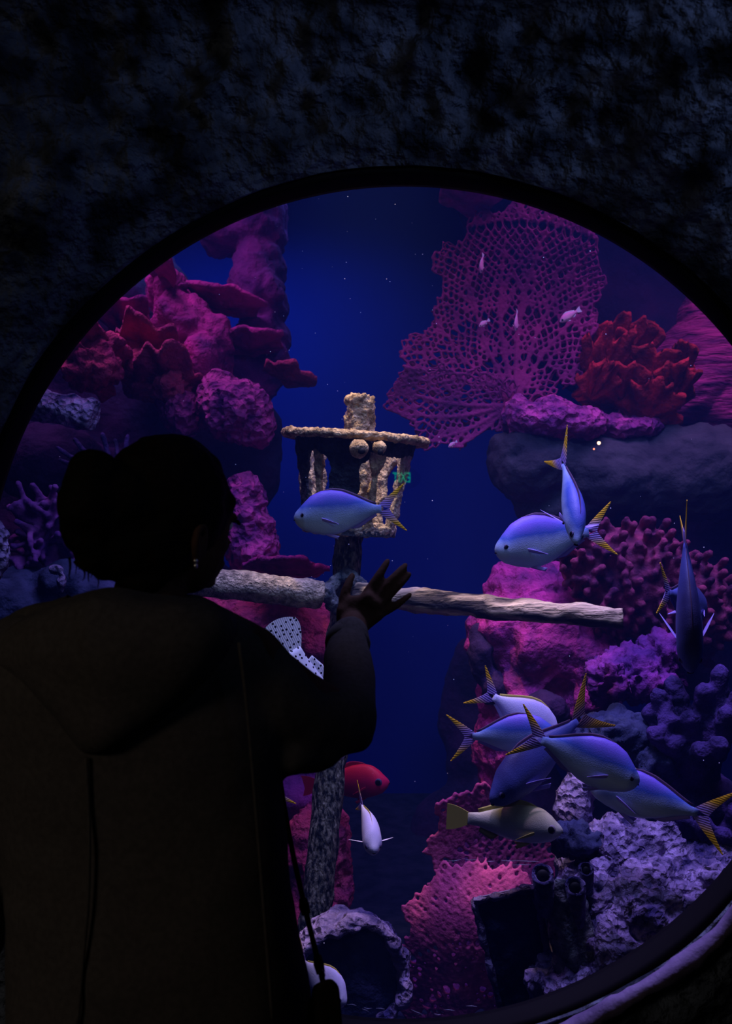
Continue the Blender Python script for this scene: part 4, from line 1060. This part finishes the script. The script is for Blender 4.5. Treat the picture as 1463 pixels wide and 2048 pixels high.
# --- barrel end at the foot of the mast
br = empty('barrel', tuple(P(700, 2090, 2.62))); tag(br, 'half buried barrel end with pale growth on its rim, low centre', 'barrel')
bc = P(700, 1968, 2.55); ax = np.array((-0.25, 1.0, 0.0)); ax /= np.linalg.norm(ax); sx_ = np.cross(ax, (0, 0, 1)); sx_ /= np.linalg.norm(sx_)
BR = S(128, 2.55)
def bring(r, d): return [bc + ax * d + r * (sx_ * math.cos(t) + np.array((0, 0, 1.0)) * math.sin(t)) for t in np.linspace(0, 2 * np.pi, 64, endpoint=False)]
mb = MB().loft([bring(BR * 0.80, 0.05), bring(BR * 0.80, 0.0), bring(BR * 0.86, -0.014), bring(BR * 0.98, -0.012), bring(BR, 0.01), bring(BR * 0.99, 0.06), bring(BR * 0.96, 0.11)])
me = remesh(mb, 0.008, 1); displace(me, lambda v: 0.012 * fbm(v, 26, 3, 8)); obj('shell', me, M['grey_violet'], br)
me = remesh(MB().loft([bring(BR * 0.83, 0.045), bring(BR * 0.83, 0.02)]), 0.008, 1); displace(me, lambda v: 0.006 * fbm(v, 20, 3, 18)); obj('barrel_head', me, M['navy_rock'], br)
# --- right side
sea_fan('sea_fan', 'large lobed purple sea fan spreading over the upper right', (1030, 806), [(1040, 590, 165, 160, 0), (960, 545, 100, 85, 20), (1120, 560, 88, 130, 0), (1050, 700, 120, 120, 0), (900, 700, 104, 76, -20), (1000, 480, 90, 60, 0), (1070, 450, 110, 50, 0), (1130, 660, 66, 60, -30), (950, 640, 90, 60, 0)], 3.55, 12.5, 2.5, M['fan'],
        [(930, 520, 5.5), (1010, 470, 6), (1090, 460, 6), (1160, 520, 5.5), (1180, 610, 5), (870, 640, 5), (840, 690, 5)], seed=3, layers=2)
sea_fan('sea_fan', 'smaller purple sea fan lobe below the large one, left of the pink coral', (1015, 812), [(862, 800, 90, 72, 10), (900, 850, 74, 50, -10), (940, 800, 96, 66, 0)], 3.46, 12, 2.6, M['fan'], [(785, 775, 5.5), (810, 830, 5.5), (865, 880, 5), (920, 890, 4.5)], seed=8, layers=2)
rock('coral_rock', 'bright pink pitted coral on the dark ledge, under the sea fan', 'coral', [(1090, 842, 3.4, 84, 44, 0.14), (1040, 830, 3.42, 36, 30, 0.1), (1150, 850, 3.42, 60, 34, 0.14), (1240, 858, 3.5, 90, 24, 0.14)], M['pitted'], 0.009, 0.014, 20, 44, ridged=0.014)
rock('ledge', 'dark grey rock ledge behind the head-on fish', 'rock', [(1200, 960, 3.5, 200, 90, 0.2), (1080, 930, 3.45, 100, 75, 0.18), (1040, 900, 3.45, 56, 46, 0.15), (1400, 950, 3.5, 180, 95, 0.2), (1120, 1010, 3.5, 90, 60, 0.16)], M['dark_rock'], 0.014, 0.022, 9, 47, ridged=0.012)
rock('cliff', 'steep streaked pink rock slope at the right edge', 'rock', [(1420, 740, 3.95, 150, 110, 0.2, -52), (1480, 640, 3.95, 120, 120, 0.2, -52), (1350, 800, 3.9, 130, 60, 0.18, -30), (1520, 820, 3.9, 160, 90, 0.2)], M['cliff'], 0.014, 0.018, 8, 50)
lf = empty('lettuce_coral', tuple(P(1265, 860, 3.5))); tag(lf, 'dark red frilly coral rosette above the ledge at the right', 'coral')
rr_ = random.Random(77)
for k, (x, y, rx, ry) in enumerate(((1265, 720, 70, 44), (1200, 750, 52, 50), (1300, 770, 74, 40), (1240, 800, 66, 40), (1180, 790, 36, 40), (1340, 800, 50, 36), (1220, 705, 46, 30), (1290, 830, 60, 26), (1350, 760, 36, 36))):
    me = plate_mesh(x, y, 3.62 - 0.03 * (k % 3) - (y - 700) * 0.0009, rx, ry, rd=0.12, ruffle=0.24, lobes=7, th=0.018, tilt=rr_.uniform(-0.7, 0.7), seed=100 + k, pitch=rr_.uniform(0.2, 0.7), cup=0.7).mesh()
    displace(me, lambda v: 0.007 * fbm(v, 34, 3, 3)); obj('frond', me, M['red'], lf)
kp = [(1245, 1165, 3.05, 100, 110, 0.14), (1180, 1130, 3.05, 60, 60, 0.12), (1310, 1130, 3.05, 60, 70, 0.12), (1370, 1220, 3.05, 90, 110, 0.14)]
mb = MB()
for q in kp: mb.ell(P(*q[:3]), (S(q[3], q[2]), q[5], S(q[4], q[2])), 20, 14)
rr_ = random.Random(4); got = []
while len(got) < 150:
    q = kp[rr_.choice((0, 0, 1, 2, 3))]; u = rr_.uniform(-1, 1); v_ = rr_.uniform(-1, 1)
    if u * u + v_ * v_ > 1: continue
    x, y = q[0] + u * q[3], q[1] + v_ * q[4]
    if any((x - a) ** 2 + (y - b) ** 2 < 15 ** 2 for a, b in got): continue
    got.append((x, y)); Y = q[2] - q[5] * math.sqrt(max(0, 1 - u * u - v_ * v_))
    p0 = P(x, y, Y + 0.02); d = np.array((u * 0.5, -1.0, -v_ * 0.5 + 0.35)); d /= np.linalg.norm(d)
    mb.cap_tube([p0, p0 + d * 0.055], (0.012, 0.0135), 8)
me = remesh(mb, 0.006, 2); displace(me, lambda v: 0.003 * fbm(v, 50, 2, 5))
tag(obj('knob_coral', me, M['red_pink'] if False else mat('dusky_red_coral', (0.06, 0.008, 0.06), (0.32, 0.04, 0.13), scale=16, bump=0.7, bscale=70)), 'dusky red coral covered in rounded knobs, right of the yard\'s end', 'coral')
rock('pink_rock', 'big rose pink rock below the right yard', 'rock', [(1060, 1180, 3.3, 90, 60, 0.16), (1010, 1270, 3.2, 76, 80, 0.16), (1090, 1290, 3.15, 100, 100, 0.18), (1170, 1340, 3.1, 70, 120, 0.16), (1050, 1390, 3.15, 80, 80, 0.16), (1150, 1240, 3.2, 80, 60, 0.15), (1010, 1500, 3.2, 60, 100, 0.16)], M['magenta'], 0.012, 0.026, 12, 60, ridged=0.02)
rock('rock', 'dark violet rock between the pink rock and the raised white fish', 'rock', [(960, 1310, 3.12, 26, 60, 0.08), (985, 1370, 3.1, 28, 40, 0.08), (1085, 1420, 2.98, 46, 40, 0.06)], M['violet_dark'], 0.009, 0.014, 16, 66)
rock('tufted_coral', 'tufted violet pink coral left of the diving fish', 'coral', [(1275, 1350, 2.8, 86, 50, 0.12), (1215, 1360, 2.78, 34, 46, 0.1), (1330, 1310, 2.82, 50, 40, 0.1)], M['purple'], 0.008, 0.02, 26, 71, ridged=0.03, fine=0.006)
tp = [(1320, 1395, 2.55), (1345, 1370, 2.6), (1410, 1385, 2.5), (1440, 1350, 2.5), (1380, 1440, 2.5), (1335, 1440, 2.52), (1300, 1425, 2.58), (1450, 1430, 2.45), (1400, 1500, 2.42), (1440, 1490, 2.4), (1350, 1490, 2.5), (1475, 1400, 2.45), (1310, 1470, 2.5)]
branches('finger_coral', 'dark blue finger coral with violet edges at the right window edge', (1400, 1600, 2.6), tp, 24, 20, 'blue_coral', wig=8, seed=8, foot=(80, 60, 0.12), voxel=0.008, amp=0.006)
branches('finger_coral', 'low dark blue finger coral under the fish with the right tail', (1400, 1760, 2.45), [(1330, 1660, 2.38), (1370, 1640, 2.4), (1410, 1650, 2.36), (1450, 1670, 2.34), (1300, 1700, 2.4), (1470, 1620, 2.4)], 24, 18, 'blue_coral', wig=8, seed=18, foot=(80, 50, 0.1), voxel=0.008, amp=0.006)
rock('blue_rock', 'bluish encrusted rock just above the front fish of the cluster', 'rock', [(1230, 1470, 2.62, 66, 46, 0.1), (1180, 1490, 2.62, 40, 36, 0.08), (1290, 1520, 2.6, 60, 50, 0.1)], M['navy_rock'], 0.008, 0.018, 20, 81, ridged=0.02)
rock('rock_column', 'pale violet rock column rising behind the snapper\'s head', 'rock', [(1150, 1640, 2.52, 40, 100, 0.08), (1165, 1560, 2.54, 34, 50, 0.07), (1180, 1720, 2.5, 70, 60, 0.1)], M['grey_violet'], 0.008, 0.012, 18, 85)
rock('mound', 'violet encrusted rubble mound at the lower right', 'rock', [(1270, 1700, 2.42, 100, 56, 0.14), (1200, 1790, 2.34, 90, 70, 0.12), (1310, 1820, 2.3, 130, 100, 0.14), (1230, 1880, 2.26, 100, 70, 0.12), (1400, 1760, 2.34, 90, 60, 0.12), (1180, 1960, 2.24, 130, 60, 0.12), (1300, 2100, 2.35, 250, 200, 0.2)], M['grey_violet'], 0.008, 0.022, 16, 88, ridged=0.03, fine=0.006)
rock('rock', 'dark rough rock in front of the pale column', 'rock', [(1165, 1685, 2.38, 46, 34, 0.04), (1130, 1680, 2.39, 20, 26, 0.04), (1190, 1700, 2.39, 30, 22, 0.03)], M['navy_rock'], 0.006, 0.022, 24, 89, ridged=0.02)  # dark shape put in for the shade of a hollow
for k, (x, y, r, Y) in enumerate(((1085, 1748, 20, 2.17), (1150, 1772, 18, 2.17), (1172, 1738, 13, 2.22))):
    q0 = P(x + 4, y + 70, Y + 0.02); q1 = P(x, y, Y); d = q1 - q0; d /= np.linalg.norm(d)
    d = d + np.array((0, -0.9, 0)); d /= np.linalg.norm(d)
    r_ = S(r, Y); e1 = np.cross(d, (1, 0, 0)); e1 /= np.linalg.norm(e1); e2 = np.cross(d, e1)
    def rg_(c, rad): return [c + rad * (e1 * math.cos(t) + e2 * math.sin(t)) for t in np.linspace(0, 2 * np.pi, 24, endpoint=False)]
    mb = MB().loft([rg_(q0, r_ * 0.9), rg_((q0 + q1) / 2, r_), rg_(q1, r_ * 1.12), rg_(q1 + d * 0.003, r_ * 0.95), rg_(q1 - d * 0.012, r_ * 0.66), rg_(q1 - d * 0.05, r_ * 0.6)])
    me = mb.mesh(); displace(me, lambda v: 0.0022 * fbm(v, 70, 2, 3))
    t = tag(obj('tube_sponge', me, M['grey_violet']), ('leftmost tube sponge with a dark round mouth, atop the grey stump', 'middle tube sponge with a dark round mouth, on the stump\'s right shoulder', 'smallest tube sponge, behind the other two on the stump')[k], 'sponge', 'tube sponges')
    obj('mouth', MB().ell(q1 - d * 0.010, (r_ * 0.62, r_ * 0.3, r_ * 0.62), 14, 8), M['black'], t)
# stump and post
mb = MB().loft([[P(x, y, Y) for x, y, Y in ((1075, 1760, 2.2), (1120, 1752, 2.17), (1165, 1775, 2.2), (1160, 1780, 2.32), (1085, 1770, 2.32))], [P(x, y, Y) for x, y, Y in ((1100, 1880, 2.2), (1140, 1880, 2.16), (1190, 1880, 2.2), (1190, 1885, 2.32), (1110, 1880, 2.32))], [P(x, y, Y) for x, y, Y in ((1120, 2000, 2.2), (1160, 2010, 2.16), (1215, 2000, 2.2), (1215, 2010, 2.32), (1130, 2010, 2.32))]])
me = remesh(mb, 0.007, 4); displace(me, lambda v: 0.006 * fbm(v, 30, 3, 8)); tag(obj('stump', me, M['slate_growth']), 'dark grey stump carrying tube sponges, right of the square post', 'stump')
po = empty('square_post', tuple(P(1020, 2050, 2.3))); tag(po, 'leaning square wooden post with pale rough edges, low right', 'post')
def quad(y0): return None
A_, B_, C_, D_ = (948, 1804), (1070, 1776), (1110, 1990), (1005, 2040)
f0 = [P(*q, 2.26) for q in (A_, B_, C_, D_)]; f1 = [P(q[0] + 14, q[1] - 6, 2.40) for q in (A_, B_, C_, D_)]
me = remesh(MB().loft([f0, f1]), 0.008, 2); displace(me, lambda v: 0.005 * fbm(v, 26, 3, 8)); obj('core', me, M['navy_rock'], po)
for i in range(4):
    q0, q1 = f0[i], f0[(i + 1) % 4]
    n = 20; pth = [q0 + (q1 - q0) * t for t in np.linspace(0, 1, n)]
    me = MB().tube(pth, 0.0085, 10).mesh(); displace(me, lambda v: 0.006 * fbm(v, 45, 3, 5 + i)); obj('edge', me, M['grey_violet'], po)
me = MB().tube([f0[0] + (f1[0] - f0[0]) * t for t in (0, 0.5, 1)], 0.009, 10).mesh(); obj('edge', me, M['grey_violet'], po)
me = MB().loft([[f0[0], f0[1]] + [f1[1], f1[0]], [q + np.array((0, 0, 0.008)) for q in [f0[0], f0[1]] + [f1[1], f1[0]]]]).mesh(); obj('top_cap', me, M['grey_violet'], po, smooth=False)
# lower pink sea fans
sea_fan('sea_fan', 'pink perforated sea fan under the snapper', (1010, 1850), [(940, 1650, 70, 80, 20), (1000, 1700, 90, 100, 0), (900, 1690, 50, 46, 0), (960, 1750, 110, 60, 0), (1060, 1700, 60, 90, 0)], 2.95, 12, 3.6, M['fan_pink'], [(880, 1650, 5), (930, 1600, 5), (1000, 1610, 5), (1060, 1640, 5)], seed=21, voxel=0.0045, jit=0.22)
sea_fan('sea_fan', 'lowest pink perforated sea fan beside the square post', (930, 2060), [(900, 1830, 92, 92, 0), (880, 1920, 92, 90, 0), (950, 1780, 90, 66, 0), (980, 1900, 80, 130, 0), (870, 2000, 90, 70, 0), (1020, 1800, 50, 80, 0)], 2.85, 12, 3.7, M['fan_pink'], [(820, 1800, 5), (880, 1750, 5), (960, 1730, 5), (1020, 1770, 5)], seed=25, voxel=0.0045, jit=0.22)
rock('rock', 'smooth pink violet rock behind the lowest sea fan', 'rock', [(900, 1990, 3.1, 130, 90, 0.1), (1000, 2040, 3.1, 120, 80, 0.1), (960, 1830, 3.2, 100, 110, 0.08), (990, 1680, 3.25, 90, 90, 0.08)], M['purple'], 0.014, 0.015, 10, 95)
plate('plate_coral', 'small pink plate coral peeking under the window\'s top rim', 940, 388, 3.6, 60, 18, rd=0.14, tilt=-0.25, seed=61, m='magenta', pitch=0.3)
# --- small glowing red beads set before the ledge
ld = tag(obj('indicator_lamp', MB().ell(P(1197, 886, 3.20), (0.006, 0.006, 0.006), 12, 8), emit('red_led', (1.0, 0.35, 0.2), 6.0)), 'larger red point of light on the dark ledge', 'lamp', 'red points of light')
tag(obj('indicator_lamp', MB().ell(P(1187, 898, 3.20), (0.0034, 0.0034, 0.0034), 10, 8), emit('red_led_dim', (1.0, 0.25, 0.15), 2.0)), 'smaller red point of light below the larger one', 'lamp', 'red points of light')
# --- particles drifting in the water
rr_ = random.Random(99); mb = MB()
for k in range(150):
    x, y = rr_.uniform(60, 1440), rr_.uniform(390, 2000); Y = rr_.uniform(1.95, 3.4)
    if k < 70: x, y = rr_.uniform(540, 900), rr_.uniform(390, 1400)
    r = rr_.uniform(0.0005, 0.0016) * (0.6 + 0.3 * Y / 2)
    mb.ell(P(x, y, Y), (r, r, r), 6, 4)
tag(obj('drifting_particles', mb, plain('particle', (0.8, 0.8, 0.95), 0.8)), 'white specks drifting in the tank water', kind='stuff')
